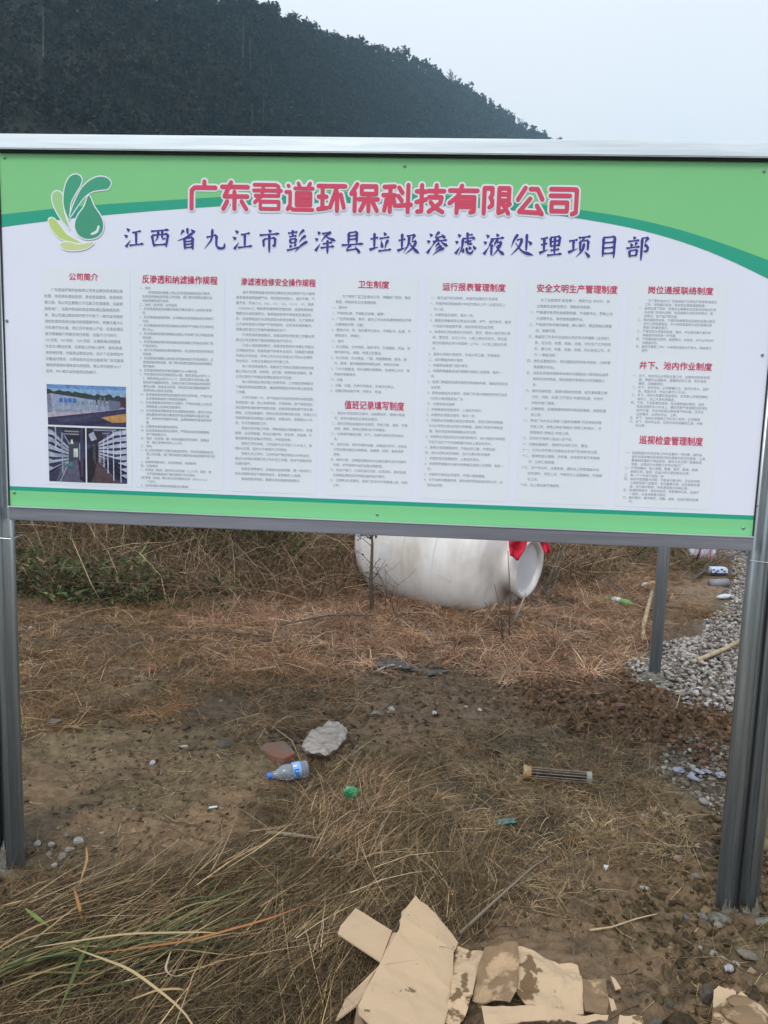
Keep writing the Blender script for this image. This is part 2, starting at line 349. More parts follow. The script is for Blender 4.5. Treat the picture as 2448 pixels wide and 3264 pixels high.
for j, v in enumerate(vv):
    if v <= 1: d = foot + (dist - foot) * v; z = Rw[:, 2] * (v ** .9) 
    else: d = dist + (v - 1) * 110; z = Rw[:, 2] * (1 - ((v - 1) / .8) ** 1.3)
    P = CAM + dirs * d[:, None]; HV[:, j, :2] = P[:, :2]
    HV[:, j, 2] = z + (fbm(P[:, 0], P[:, 1], 30, 71) - .5) * 7 * min(1, v * 3) * (1 if abs(v - 1) > .1 else .15) - (.6 if v == 0 else 0)
I = np.arange(120 * nv).reshape(120, nv)
hq = np.stack([I[:-1, :-1], I[1:, :-1], I[1:, 1:], I[:-1, 1:]], -1).reshape(-1, 4)
hill = link('hill', mesh_np('hill', HV.reshape(-1, 3), hq, [M_hill], None, True)); tag(hill, kind='structure')

def hill_point(u, v):                        # u,v in index space
    i = np.clip(u, 0, 118.999); j = np.clip(v / 1.8 * (nv - 1), 0, nv - 1.001); i0 = i.astype(int); j0 = j.astype(int); a = (i - i0)[:, None]; b = (j - j0)[:, None]
    return (HV[i0, j0] * (1 - a) + HV[i0 + 1, j0] * a) * (1 - b) + (HV[i0, j0 + 1] * (1 - a) + HV[i0 + 1, j0 + 1] * a) * b
def leaf_cards(centres, size, g, flat=.0):
    """random little leaf clumps: one quad each"""
    n = len(centres); a = g.normal(size=(n, 3)); a /= np.linalg.norm(a, axis=1)[:, None]; a[:, 2] *= (1 - flat)
    b = np.cross(a, g.normal(size=(n, 3))); b /= np.linalg.norm(b, axis=1)[:, None]; c = np.cross(a, b); c /= np.linalg.norm(c, axis=1)[:, None] + 1e-9
    s = size[:, None]; V = np.stack([centres + b * s, centres + c * s * .7, centres - b * s, centres - c * s * .7], 1).reshape(-1, 3)
    return V, np.arange(4 * n).reshape(n, 4)
NT = 5200
u = 8 + 88 * rng.random(NT) ** 1.1; v = np.where(np.arange(NT) < 600, rng.uniform(0.0, .35, NT), rng.uniform(0.2, 1.04, NT) ** .9)
vis = v > .38; keep = vis | (rng.random(NT) < .35); u, v = u[keep], v[keep]
HP = hill_point(u, v); nt_ = len(HP)
dk = dist[np.clip(u.astype(int), 0, 119)]; rad = rng.uniform(1.1, 3.0, nt_) * np.clip(dk / 190, .62, 1.7) * np.where(v > .9, np.where(dk > 270, .60, .72), 1); HP[:, 2] += np.where(v > .9, rng.uniform(-.6, 3.0, nt_) * rng.random(nt_) * dk / 230, 0); per = 86
tone = rng.uniform(.65, 1.25, nt_); hue = rng.random(nt_)
base = np.where(hue[:, None] < .5, np.array([.009, .014, .009]), np.where(hue[:, None] < .85, np.array([.013, .018, .009]), np.array([.018, .017, .011])))
low = (HP[:, 2] < 42) & (u < 60) & (rng.random(nt_) < .5); base = np.where(low[:, None], np.array([.028, .026, .014]) * rng.uniform(.6, 1.3, (nt_, 1)), base)
# lobes: each crown is several clumps
nl = 7; lobes = rng.normal(size=(nt_, nl, 3)); lobes /= np.linalg.norm(lobes, axis=2)[..., None]; lobes[..., 2] = lobes[..., 2] * .7 + .25
lc = HP[:, None, :] + np.array([0, 0, 1.0]) * (rad[:, None, None] * 1.0) + lobes * rad[:, None, None] * .62
pick = rng.integers(0, nl, (nt_, per)); pts = rng.normal(size=(nt_, per, 3)); pts /= np.linalg.norm(pts, axis=2)[..., None]
pts = np.take_along_axis(lc, pick[..., None], 1) + pts * (rad[:, None, None] * .5) * rng.uniform(.55, 1.1, (nt_, per, 1))
cc = (base * tone[:, None])[:, None, :] * rng.uniform(.6, 1.4, (nt_, per, 1))
Vf, Ff = leaf_cards(pts.reshape(-1, 3), np.repeat(np.clip(dk / 210, .42, 1.9), per) * rng.uniform(.22, .55, nt_ * per), rng)
fo = link('forest', mesh_np('forest', Vf, Ff, [M_foliage], np.repeat(cc.reshape(-1, 3), 4, 0)))
tag(fo, 'dense dark mixed woodland covering the whole hillside behind the board', 'woodland', kind='stuff')
# pale bare trunks showing among the crowns
mb = MB()
for k in rng.choice(np.nonzero(v < .8)[0], 26, replace=False):
    p = HP[k]; h = rng.uniform(5, 9); mb.tube([p, p + np.array([rng.uniform(-.4, .4), rng.uniform(-.4, .4), h])], [.09, .03], 4, False)
tr = mb.build('forest_trunks', M_trunk); tr.name = 'bare_trunks'; tag(tr, 'thin pale bare trunks scattered through the hillside woodland', 'trunks', kind='stuff')

# individual trees on the skyline at the right end of the ridge
def ridge_tree(px, py_top, py_base, dst, bare, spread, label, seed):
    g = np.random.default_rng(seed); base = atd(px, py_base, dst); top = atd(px + g.uniform(-3, 3), py_top, dst); H = top[2] - base[2]
    t = empty('bare_tree' if bare else 'ridge_tree', base - np.array([0, 0, .5]), label, 'tree', 'trees on the ridge line'); off = base - np.array([0, 0, .5])
    m = MB(off); bend = g.uniform(-.15, .15) * H
    trunk = [base + (top - base) * s_ + np.array([bend * math.sin(s_ * 3), 0, 0]) for s_ in np.linspace(0, 1, 6)]
    trunk[0] = trunk[0] - np.array([0, 0, .6]); m.tube(trunk, list(np.linspace(.30, .09, 6)), 6)
    m.build('trunk', M_trunk, t)
    m = MB(off); tips = []
    for k in range(16 if bare else 11):
        s_ = g.uniform(.3, .95); p = base + (top - base) * s_ + np.array([bend * math.sin(s_ * 3), 0, 0]); a = g.uniform(0, 6.28); L = spread * H * g.uniform(.3, 1) * (1.2 - s_)
        up = .9 if bare else .35
        q = p + np.array([math.cos(a) * L, math.sin(a) * L, L * up + .3]); m.tube([p, (p + q) / 2 + np.array([0, 0, .08]), q], [.16, .11, .08], 4, False); tips += [q, (p + q) / 2]
    tag(m.build('limbs', M_trunk, t), kind='stuff')
    if not bare:
        tips = np.array(tips + [top, top - (top - base) * .12]); n = 340
        c = tips[g.integers(0, len(tips), n)] + g.normal(size=(n, 3)) * np.array([.5, .5, .28]) * spread * 1.6
        V_, F_ = leaf_cards(c - off, g.uniform(.22, .50, n), g)
        link('crown', mesh_np('crown', V_, F_, [M_foliage], np.repeat(np.array([[.014, .019, .013]]) * g.uniform(.6, 1.4, (n, 1)), 4, 0)), t)
RT = [(1432, 222, 292, 305, 1, .35, 'tallest bare tree, leftmost of the three leafless ones on the upper ridge'),
      (1441, 230, 296, 307, 1, .3, 'bare tree in the middle of the leafless clump on the upper ridge'),
      (1452, 240, 304, 310, 1, .35, 'bare tree at the right of the leafless clump on the upper ridge'),
      (1466, 252, 310, 316, 0, .4, 'leafy ridge tree just right of the leafless clump'),
      (1482, 272, 322, 322, 0, .35, 'small pointed leafy tree below the leafless clump on the ridge'),
      (1514, 294, 346, 333, 0, .5, 'broad leafy tree halfway down the visible ridge'),
      (1540, 308, 360, 342, 0, .4, 'slim leafy tree between two broad ones halfway down the ridge'),
      (1562, 318, 376, 350, 0, .5, 'round topped leafy tree on the lower half of the ridge'),
      (1590, 336, 395, 359, 0, .42, 'leafy tree with see-through crown on the lower ridge'),
      (1610, 350, 410, 366, 0, .5, 'last tall leafy tree before the ridge drops to the board'),
      (1634, 380, 425, 374, 0, .25, 'thin sparse tree right of the last tall leafy one'),
      (1660, 374, 434, 380, 1, .5, 'bent leafless sapling low on the ridge near the board'),
      (1698, 402, 452, 390, 0, .45, 'lone rounded tree nearest the foot of the visible ridge')]
for k, a in enumerate(RT): ridge_tree(*a, seed=100 + k)

# ------------------------------------------------------------------ the sign board
PW, PH = 2.4, 1.117; PZ = 1.82; YF = -0.004
sign = empty('notice_board', (0, 0, 0), 'large white and green printed notice board on galvanised steel posts', 'notice board')
def pn(px, py): p = aty(px, py, 0.0); return np.array([p[0], p[2]])
MB().box((0, .006, PZ), (PW - .004, .012, PH - .004)).build('panel_sheet', mat('panel_back', (.6, .6, .6), .5), sign)
W = lambda r, g, b: np.array(srgb(r, g, b))
C_WHITE = np.array([.80, .82, .95]); C_BOX = np.array([.79, .825, .89]); C_LIME = np.array([.22, .60, .25]); C_LIME2 = np.array([.22, .63, .28]); C_TEAL = np.array([.018, .37, .24])
C_RED = np.array([.70, .062, .13]); C_PURP = np.array([.05, .038, .29]); C_CRIM = np.array([.62, .04, .13]); C_TXT = np.array([.34, .35, .42])
class Flat:
    """flat print on the face of the board: polygons in board metres (x, z)"""
    def __init__(s, y0, step=0.00002): s.V = []; s.F = []; s.C = []; s.y = y0; s.step = step
    def poly(s, pts, col, y=None):
        if y is None: y = s.y; s.y -= s.step
        k = len(s.V); s.V += [(p[0], y, p[1]) for p in pts]; s.C += [col] * len(pts); s.F.append(list(range(k, k + len(pts))))
    def build(s, name, parent, mt=None):
        me = bpy.data.meshes.new(name); me.from_pydata([tuple(map(float, v)) for v in s.V], [], s.F)
        a = me.color_attributes.new('Col', 'FLOAT_COLOR', 'POINT'); c = np.ones((len(s.V), 4), np.float32); c[:, :3] = np.array(s.C); a.data.foreach_set('color', c.ravel())
        me.materials.append(mt or M_print); me.update(); return link(name, me, parent)
XL, XR, ZB, ZT = -PW / 2, PW / 2, PZ - PH / 2, PZ + PH / 2
f = Flat(-.0004); f.poly([(XL, ZB), (XR, ZB), (XR, ZT), (XL, ZT)], C_WHITE); face = f.build('printed_face', sign)
def curve(pts, n=60):
    p = np.array([pn(*q) for q in pts]); o = np.argsort(p[:, 0]); p = p[o]; x = np.linspace(XL, XR, n)
    # smooth through the points
    z = np.interp(x, p[:, 0], p[:, 1]); k = np.ones(7) / 7; zz = np.convolve(np.pad(z, 3, mode='reflect', reflect_type='odd'), k, 'valid'); return np.stack([x, zz], -1)
up = curve([(-20, 687), (148, 667), (295, 653), (590, 635), (767, 624), (950, 614), (1150, 612), (1330, 617), (1500, 628), (1637, 641), (1851, 669), (1962, 684), (2110, 714), (2257, 758), (2448, 828), (2520, 858)])
dn = curve([(-20, 728), (148, 704), (328, 686), (590, 664), (767, 654), (885, 649), (1100, 645), (1320, 652), (1500, 660), (1667, 672), (1785, 687), (1962, 714), (2110, 747), (2257, 798), (2368, 845), (2448, 887), (2520, 928)])
f = Flat(-.0010)
f.poly([tuple(p) for p in up] + [(XR, ZT), (XL, ZT)], C_LIME); f.poly([tuple(p) for p in dn] + [tuple(p) for p in up[::-1]], C_TEAL)
t0 = pn(100, 1552)[1]; t1 = pn(100, 1565)[1]
f.poly([(XL, ZB), (XR, ZB), (XR, t1), (XL, t1)], C_LIME2); f.poly([(XL, t1), (XR, t1), (XR, t0), (XL, t0)], C_TEAL)
f.build('green_bands', face)
# pale text backing boxes
f = Flat(-.0010, 0)
COLS = [(132, 415, 850), (430, 716, 860), (742, 1022, 868), (1045, 1335, 872), (1362, 1655, 878), (1685, 1985, 884), (2010, 2325, 890)]
for a, b, c in COLS:
    x0, zt = pn(a, c); x1, _ = pn(b, c); f.poly([(x0, t0 + .012), (x1, t0 + .012), (x1, zt), (x0, zt)], C_BOX)
f.build('text_backing', face)

# heavy lettering drawn with strokes of even width
def stroke_pieces(fl, pts, wd, col, closed=False, round_=True):
    pts = [np.array(p, float) for p in pts]
    if closed: pts = pts + [pts[0]]
    for a, b in zip(pts, pts[1:]):
        d = b - a; L = np.linalg.norm(d); 
        if L < 1e-9: continue
        n = np.array([-d[1], d[0]]) / L * wd / 2; fl.poly([a - n, b - n, b + n, a + n], col)
    if round_:
        for p in pts:
            fl.poly([p + wd / 2 * np.array([math.cos(t), math.sin(t)]) for t in np.linspace(0, 2 * math.pi, 11)[:-1]], col)
TITLE = {
'广': [[(55, -2), (55, 14)], [(95, 20), (20, 20), (9, 30), (8, 96)]],
'东': [[(3, 16), (96, 16)], [(36, 0), (12, 50), (95, 50)], [(48, 34), (48, 95)], [(22, 68), (8, 95)], [(74, 68), (91, 95)]],
'君': [[(4, 7), (82, 7), (91, 13), (91, 46), (8, 46)], [(2, 27), (100, 27)], [(38, 7), (31, 46), (6, 70)], [(26, 67), (92, 67), (92, 93), (26, 93), (26, 67)]],
'道': [[(10, 8), (12, 10)], [(2, 31), (17, 31), (17, 76), (8, 93)], [(14, 84), (28, 94), (98, 94)], [(46, 0), (52, 15)], [(88, 0), (80, 15)], [(34, 18), (98, 18)], [(40, 34), (90, 34), (90, 78), (40, 78), (40, 34)], [(40, 49), (90, 49)], [(40, 63), (90, 63)]],
'环': [[(2, 8), (32, 8)], [(17, 8), (17, 88)], [(3, 46), (31, 46)], [(2, 91), (33, 86)], [(40, 8), (97, 8)], [(68, 10), (44, 84)], [(69, 32), (69, 96)], [(82, 38), (93, 84)]],
'保': [[(24, 0), (3, 34)], [(16, 30), (16, 96)], [(40, 7), (91, 7), (91, 34), (40, 34), (40, 7)], [(30, 53), (98, 53)], [(65, 36), (65, 96)], [(50, 64), (36, 94)], [(80, 64), (95, 94)]],
'科': [[(4, 8), (40, 6)], [(25, 8), (25, 96)], [(1, 37), (42, 37)], [(13, 52), (5, 92)], [(38, 52), (42, 74)], [(56, 10), (68, 28)], [(54, 40), (66, 56)], [(88, 0), (88, 96)], [(52, 74), (99, 70)]],
'技': [[(2, 22), (37, 22)], [(20, 0), (20, 92), (6, 94)], [(2, 60), (36, 50)], [(44, 20), (98, 20)], [(71, 0), (71, 42)], [(46, 42), (90, 42), (86, 62), (46, 94)], [(52, 60), (66, 78), (94, 94)]],
'有': [[(2, 17), (98, 17)], [(44, 0), (30, 38), (2, 62)], [(28, 96), (28, 40), (88, 40), (88, 90), (76, 93)], [(28, 58), (88, 58)], [(28, 74), (88, 74)]],
'限': [[(7, 96), (7, 7), (34, 7), (34, 30), (28, 40), (35, 50), (35, 68), (26, 74)], [(60, 7), (92, 7), (92, 50), (60, 50)], [(60, 28), (92, 28)], [(58, 7), (58, 94), (72, 88)], [(66, 52), (92, 95)], [(96, 62), (80, 72)]],
'公': [[(32, 4), (8, 46)], [(50, 8), (74, 8), (92, 44)], [(50, 42), (14, 88), (88, 92)], [(74, 66), (92, 96)]],
'司': [[(4, 7), (90, 7), (93, 12), (93, 88), (80, 94)], [(4, 30), (70, 30)], [(9, 54), (62, 54), (62, 84), (9, 84), (9, 54)]],
}
tl = pn(604, 580); trr = pn(1846, 598); bl_ = pn(604, 668); 
ch_h = tl[1] - bl_[1]; pitch = ((trr[0] - tl[0]) - ch_h * .0) ; chs = '广东君道环保科技有限公司'
cw = (trr[0] - tl[0]) / (12 + 11 * .155); gap = cw * .155
def title(fl, wd, col):
    for i, c in enumerate(chs):
        y_keep = fl.y; ox = tl[0] + i * (cw + gap); oz = tl[1] + (pn(1846, 598)[1] - tl[1]) * i / 11
        for st in TITLE[c]:
            dense = c in '道君'
            stroke_pieces(fl, [(ox + p[0] / 100 * cw, oz - p[1] / 100 * ch_h) for p in st], wd * (.84 if dense and wd < .02 else 1), col)
        fl.y = y_keep - .0
f = Flat(-.0018); title(f, .0240, np.array([.80, .83, .90])); f.build('title_outline', face)
f = Flat(-.0034); title(f, .0128, C_RED); f.build('title_lettering', face)

# brush lettering: each stroke swells and tapers
WT = [('d', [(16, 6), (28, 18)]), ('d', [(5, 37), (18, 46)]), ('t', [(8, 94), (30, 60)])]
KAI = {
'江': [('d', [(18, 8), (32, 20)]), ('d', [(6, 38), (22, 48)]), ('t', [(14, 94), (36, 62)]), ('h', [(46, 28), (88, 19)]), ('v', [(64, 25), (64, 82)]), ('h', [(32, 86), (100, 77)])],
'西': [('h', [(6, 20), (92, 11)]), ('v', [(10, 38), (20, 90)]), ('h', [(12, 38), (88, 30)]), ('v', [(88, 31), (78, 90)]), ('p', [(42, 18), (36, 52), (24, 66)]), ('v', [(60, 16), (59, 50)]), ('h', [(59, 52), (76, 52)]), ('h', [(22, 82), (78, 77)])],
'省': [('v', [(50, 2), (52, 30)]), ('p', [(34, 12), (18, 34)]), ('d', [(66, 8), (86, 22)]), ('p', [(76, 24), (46, 46), (2, 60)]), ('v', [(36, 50), (38, 98)]), ('h', [(38, 50), (76, 44)]), ('v', [(76, 44), (76, 100)]), ('h', [(40, 64), (74, 60)]), ('h', [(40, 77), (74, 73)]), ('h', [(40, 91), (74, 88)])],
'九': [('h', [(12, 42), (60, 31)]), ('v', [(60, 32), (58, 76), (66, 90)]), ('v', [(62, 86), (78, 93), (98, 88), (98, 68)]), ('p', [(40, 4), (38, 50), (2, 94)])],
'市': [('d', [(46, 2), (57, 14)]), ('h', [(4, 28), (98, 19)]), ('v', [(22, 46), (24, 80)]), ('h', [(24, 46), (78, 38)]), ('v', [(78, 38), (76, 78), (64, 72)]), ('v', [(50, 22), (50, 106)])],
'彭': [('h', [(8, 17), (52, 10)]), ('v', [(30, 2), (30, 32)]), ('h', [(14, 33), (48, 27)]), ('v', [(18, 44), (20, 62)]), ('h', [(18, 44), (46, 40)]), ('v', [(46, 40), (42, 60)]), ('h', [(20, 61), (44, 57)]), ('d', [(16, 68), (24, 80)]), ('p', [(46, 64), (38, 80)]), ('h', [(4, 94), (60, 80)]), ('p', [(84, 0), (58, 30)]), ('p', [(92, 26), (60, 58)]), ('p', [(100, 52), (42, 102)])],
'泽': WT + [('h', [(38, 16), (80, 8)]), ('p', [(80, 8), (34, 52)]), ('n', [(46, 20), (102, 46)]), ('h', [(42, 62), (86, 54)]), ('h', [(32, 80), (96, 71)]), ('v', [(64, 44), (64, 104)])],
'县': [('v', [(32, 10), (32, 60)]), ('h', [(32, 10), (70, 4)]), ('v', [(70, 4), (70, 58)]), ('h', [(34, 25), (68, 20)]), ('h', [(34, 40), (68, 36)]), ('h', [(0, 66), (102, 57)]), ('p', [(44, 64), (22, 88)]), ('h', [(22, 89), (76, 80)]), ('d', [(62, 70), (86, 100)])],
'垃': [('h', [(4, 36), (40, 28)]), ('v', [(22, 8), (22, 78)]), ('t', [(0, 84), (42, 70)]), ('d', [(64, 4), (75, 18)]), ('h', [(46, 33), (92, 25)]), ('d', [(54, 42), (60, 74)]), ('p', [(86, 38), (72, 80)]), ('h', [(42, 89), (102, 80)])],
'圾': [('h', [(4, 40), (36, 33)]), ('v', [(20, 8), (20, 78)]), ('t', [(0, 86), (40, 70)]), ('h', [(42, 20), (80, 12)]), ('p', [(80, 12), (66, 44)]), ('h', [(66, 44), (86, 40)]), ('p', [(86, 42), (74, 70), (36, 100)]), ('p', [(54, 20), (50, 60), (28, 94)]), ('n', [(50, 40), (102, 96)])],
'渗': WT + [('p', [(62, -2), (42, 22)]), ('h', [(42, 24), (82, 17)]), ('d', [(72, 8), (87, 26)]), ('h', [(32, 42), (98, 33)]), ('p', [(60, 28), (28, 66)]), ('n', [(66, 36), (102, 60)]), ('p', [(64, 48), (44, 66)]), ('p', [(74, 60), (44, 82)]), ('p', [(86, 70), (34, 102)])],
'滤': WT + [('v', [(60, -2), (60, 24)]), ('h', [(60, 11), (84, 7)]), ('h', [(38, 27), (94, 20)]), ('p', [(94, 20), (84, 32)]), ('p', [(40, 26), (38, 66), (22, 100)]), ('h', [(48, 42), (80, 35)]), ('v', [(62, 28), (63, 50), (84, 48)]), ('d', [(46, 68), (41, 88)]), ('v', [(58, 64), (62, 90), (82, 92), (88, 76)]), ('d', [(68, 60), (77, 73)]), ('d', [(86, 56), (100, 73)])],
'液': WT + [('d', [(62, 0), (71, 14)]), ('h', [(36, 27), (98, 18)]), ('p', [(48, 28), (28, 66)]), ('v', [(42, 48), (42, 98)]), ('p', [(70, 26), (52, 60)]), ('h', [(66, 41), (86, 36)]), ('p', [(86, 36), (76, 66), (48, 100)]), ('d', [(68, 50), (77, 61)]), ('n', [(62, 56), (102, 94)])],
'处': [('p', [(30, 2), (2, 62)]), ('h', [(26, 28), (50, 21)]), ('p', [(50, 22), (40, 56), (0, 96)]), ('n', [(20, 40), (52, 80), (104, 94)]), ('v', [(70, 0), (70, 76)]), ('d', [(76, 30), (94, 46)])],
'理': [('h', [(4, 21), (36, 14)]), ('h', [(6, 47), (34, 40)]), ('v', [(20, 18), (20, 76)]), ('t', [(0, 84), (40, 66)]), ('v', [(48, 14), (50, 54)]), ('h', [(48, 14), (90, 7)]), ('v', [(90, 8), (87, 52)]), ('h', [(50, 33), (87, 27)]), ('h', [(50, 52), (86, 46)]), ('v', [(68, 12), (68, 88)]), ('h', [(50, 71), (90, 64)]), ('h', [(36, 93), (102, 84)])],
'项': [('h', [(2, 28), (40, 21)]), ('v', [(22, 26), (22, 68)]), ('t', [(0, 78), (42, 60)]), ('h', [(44, 13), (98, 5)]), ('p', [(70, 12), (60, 26)]), ('v', [(52, 28), (54, 72)]), ('h', [(52, 28), (88, 23)]), ('v', [(88, 24), (87, 68)]), ('p', [(70, 36), (66, 66), (36, 98)]), ('d', [(74, 72), (98, 98)])],
'目': [('v', [(26, 8), (26, 94)]), ('h', [(26, 10), (76, 4)]), ('v', [(76, 4), (76, 98)]), ('h', [(28, 33), (74, 28)]), ('h', [(28, 56), (74, 51)]), ('h', [(28, 80), (74, 76)])],
'部': [('d', [(28, 2), (37, 14)]), ('h', [(6, 25), (56, 18)]), ('d', [(18, 32), (25, 47)]), ('p', [(46, 28), (37, 46)]), ('h', [(0, 55), (60, 46)]), ('v', [(14, 66), (18, 94)]), ('h', [(14, 66), (48, 60)]), ('v', [(48, 60), (45, 88)]), ('h', [(18, 88), (46, 84)]), ('v', [(68, 8), (68, 106)]), ('h', [(68, 10), (96, 5)]), ('p', [(96, 6), (80, 36)]), ('v', [(80, 36), (97, 50), (92, 68), (76, 66)])],
}
PROF = {'h': ([0, .12, .3, .75, .9, 1], [1.0, .8, .6, .62, 1.25, .3]), 'v': ([0, .1, .3, .8, 1], [.7, 1.35, 1.05, 1.0, .45]), 'p': ([0, .12, .5, 1], [.8, 1.3, .85, .1]),
        't': ([0, .15, 1], [1.2, 1.2, .12]), 'n': ([0, .5, .8, 1], [.3, .9, 1.55, .12]), 'd': ([0, .6, .9, 1], [.2, 1.3, 1.25, .4])}
def brush(fl, kind, pts, ox, oz, s, wd, col):
    p = np.array([(ox + a / 100 * s, oz - b / 100 * s) for a, b in pts]); seg = np.linalg.norm(np.diff(p, axis=0), axis=1); L = np.concatenate([[0], np.cumsum(seg)]); n = 9
    tq = np.linspace(0, 1, n)
    if len(p) > 2:                            # round the corners by quadratic-ish resampling
        q = np.stack([np.interp(tq * L[-1], L, p[:, k]) for k in (0, 1)], -1); q[1:-1] = (q[:-2] + 2 * q[1:-1] + q[2:]) / 4
    else: q = p[0] + (p[1] - p[0]) * tq[:, None]
    if kind in 'pn' and len(p) == 2:          # sweep
        d = p[1] - p[0]; nrm = np.array([-d[1], d[0]]); q = q + nrm[None] * (-.07 * np.sin(tq * math.pi))[:, None] * (1 if kind == 'p' else 1)
    wv = np.interp(tq, *PROF[kind]) * wd / 2; d = np.gradient(q, axis=0); d /= np.linalg.norm(d, axis=1)[:, None]; nn = np.stack([-d[:, 1], d[:, 0]], -1)
    a = q + nn * wv[:, None]; b = q - nn * wv[:, None]
    y = fl.y; fl.y -= fl.step
    for k in range(n - 1): fl.poly([a[k], b[k], b[k + 1], a[k + 1]], col, y)
kt = '江西省九江市彭泽县垃圾渗滤液处理项目部'
k0 = pn(392, 722); k1 = pn(1999, 752); ks = pn(392, 722)[1] - pn(392, 789)[1]
f = Flat(-.0018); f2 = Flat(-.0012)
for i, c in enumerate(kt):
    ox = k0[0] + (k1[0] - k0[0]) * i / 18; oz = k0[1] + (k1[1] - k0[1]) * i / 18; yk, yk2 = f.y, f2.y
    for kd, ps in KAI[c]: brush(f, kd, ps, ox, oz, ks * 1.04, .0074, C_PURP); brush(f2, kd, ps, ox, oz, ks * 1.04, .0120, np.array([.80, .83, .93]))
    f.y, f2.y = yk, yk2
f2.build('project_line_outline', face); f.build('project_line_lettering', face)

# logo
def cr_spline(pts, n=5, closed=True):
    p = np.array(pts, float); N = len(p); out = []
    for i in range(N):
        a, b, c, d = p[(i - 1) % N], p[i], p[(i + 1) % N], p[(i + 2) % N]
        for k in range(n):
            t = k / n; out.append(.5 * ((2 * b) + (-a + c) * t + (2 * a - 5 * b + 4 * c - d) * t * t + (-a + 3 * b - 3 * c + d) * t ** 3))
    return out
LOGO = [
 ([(300, 445), (262, 400), (235, 350), (226, 310), (235, 288), (255, 285), (270, 300), (272, 335), (280, 380), (300, 440)], (.36, .64, .28)),
 ([(300, 408), (277, 345), (280, 275), (300, 226), (330, 212), (353, 228), (348, 258), (328, 292), (308, 330), (302, 370)], (.055, .36, .215)),
 ([(304, 394), (318, 345), (350, 278), (390, 238), (430, 222), (466, 229), (480, 251), (466, 274), (436, 279), (400, 286), (365, 310), (335, 350)], (.055, .36, .215)),
 ([(212, 408), (224, 400), (242, 410), (265, 438), (292, 472), (348, 506), (300, 502), (262, 488), (234, 462), (216, 432)], (.52, .68, .20)),
 ([(265, 510), (300, 505), (340, 515), (405, 505), (380, 528), (340, 539), (290, 538), (268, 525)], (.62, .70, .32)),
 ([(385, 303), (366, 350), (338, 390), (325, 430), (335, 465), (360, 486), (388, 491), (420, 483), (442, 460), (447, 425), (435, 390), (408, 350)], (.055, .33, .20)),
 ([(393, 468), (402, 473), (424, 462), (432, 437), (424, 434), (416, 454)], (.78, .82, .88))]
f = Flat(-.0018, .0001)
zp = lambda p: pn(p[0] * .7378, 400 + p[1] * .7378)
for k, (pts_, col) in enumerate(LOGO):
    sp = [zp(p) for p in cr_spline(pts_)]
    if k < 6:
        q_ = np.array(sp); tg = np.roll(q_, -1, 0) - np.roll(q_, 1, 0); tg /= np.linalg.norm(tg, axis=1)[:, None] + 1e-9; nm_ = np.stack([tg[:, 1], -tg[:, 0]], -1)
        ar = np.sum(q_[:, 0] * np.roll(q_[:, 1], -1) - np.roll(q_[:, 0], -1) * q_[:, 1]); nm_ = nm_ * (1 if ar > 0 else -1)
        f.poly(list(q_ + nm_ * .0034), np.array([.84, .86, .95]))
    f.poly(sp, np.array(col))
f.build('leaf_drop_emblem', face)

# small printed text with the built-in font
_tc = bpy.data.curves.new('text_tmp', 'FONT'); _to = bpy.data.objects.new('text_tmp', _tc); COL.objects.link(_to)
def text_np(s, res=1):
    _tc.body = s; _tc.resolution_u = res; _tc.size = 1.0; bpy.context.view_layer.update()
    me = _to.evaluated_get(bpy.context.evaluated_depsgraph_get()).to_mesh(); me.calc_loop_triangles()
    V = np.zeros(len(me.vertices) * 3, np.float32); me.vertices.foreach_get('co', V); F = np.zeros(len(me.loop_triangles) * 3, np.int32); me.loop_triangles.foreach_get('vertices', F)
    V = V.reshape(-1, 3).copy(); F = F.reshape(-1, 3).copy(); _to.to_mesh_clear(); return V[:, :2], F
class Print:
    def __init__(s): s.V = []; s.F = []; s.n = 0
    def add(s, V2, F, x, z, sx, sz, y, shift=(0, 0)):
        V = np.stack([x + V2[:, 0] * sx + shift[0], np.full(len(V2), y), z + V2[:, 1] * sz + shift[1]], -1); s.V.append(V); s.F.append(F + s.n); s.n += len(V)
    def build(s, name, col):
        V = np.concatenate(s.V); return link(name, mesh_np(name, V, np.concatenate(s.F), [M_print], np.tile(col, (len(V), 1))), face)
def cells(s): return sum(1.0 if ord(c) > 255 else .58 for c in s)
heads = Print()
def heading(s, x0, x1, yt, yb):
    a = pn(x0, (yt + yb) / 2); b = pn(x1, (yt + yb) / 2); top = pn((x0 + x1) / 2, yt + 2)[1]; bot = pn((x0 + x1) / 2, yb + 1)[1]; V2, F = text_np(s, 1)
    sx = (b[0] - a[0]) / len(s); sz = (top - bot) / .93; e = sz * .016
    for k, sh in enumerate([(0, 0), (e, 0), (-e, 0), (0, e), (0, -e), (e, e), (-e, -e)]): heads.add(V2, F, a[0], bot + .08 * sz, sx, sz, -.0018 - .00004 * k, sh)
def column(lines, x0, x1, yfirst, ylast, nmax, ind=0.0):
    pr = body; xm = (x0 + x1) / 2; z0 = pn(xm, yfirst)[1]; z1 = pn(xm, ylast)[1]; X0 = pn(x0, yfirst)[0]; X1 = pn(x1, yfirst)[0]; cellw = (X1 - X0) / nmax; n = len(lines); lp = (z0 - z1) / max(n - 1, 1)
    sz = min(cellw * 1.0, lp * .86)
    for k, ln in enumerate(lines):
        st = ln.lstrip('　'); indn = len(ln) - len(st)
        if not st: continue
        V2, F = text_np(st, 1); pr.add(V2, F, X0 + indn * cellw, z0 - k * lp - sz * .36, cellw * .97, sz, -.0018)
body = Print()
heading('公司简介', 220, 314, 869, 893)
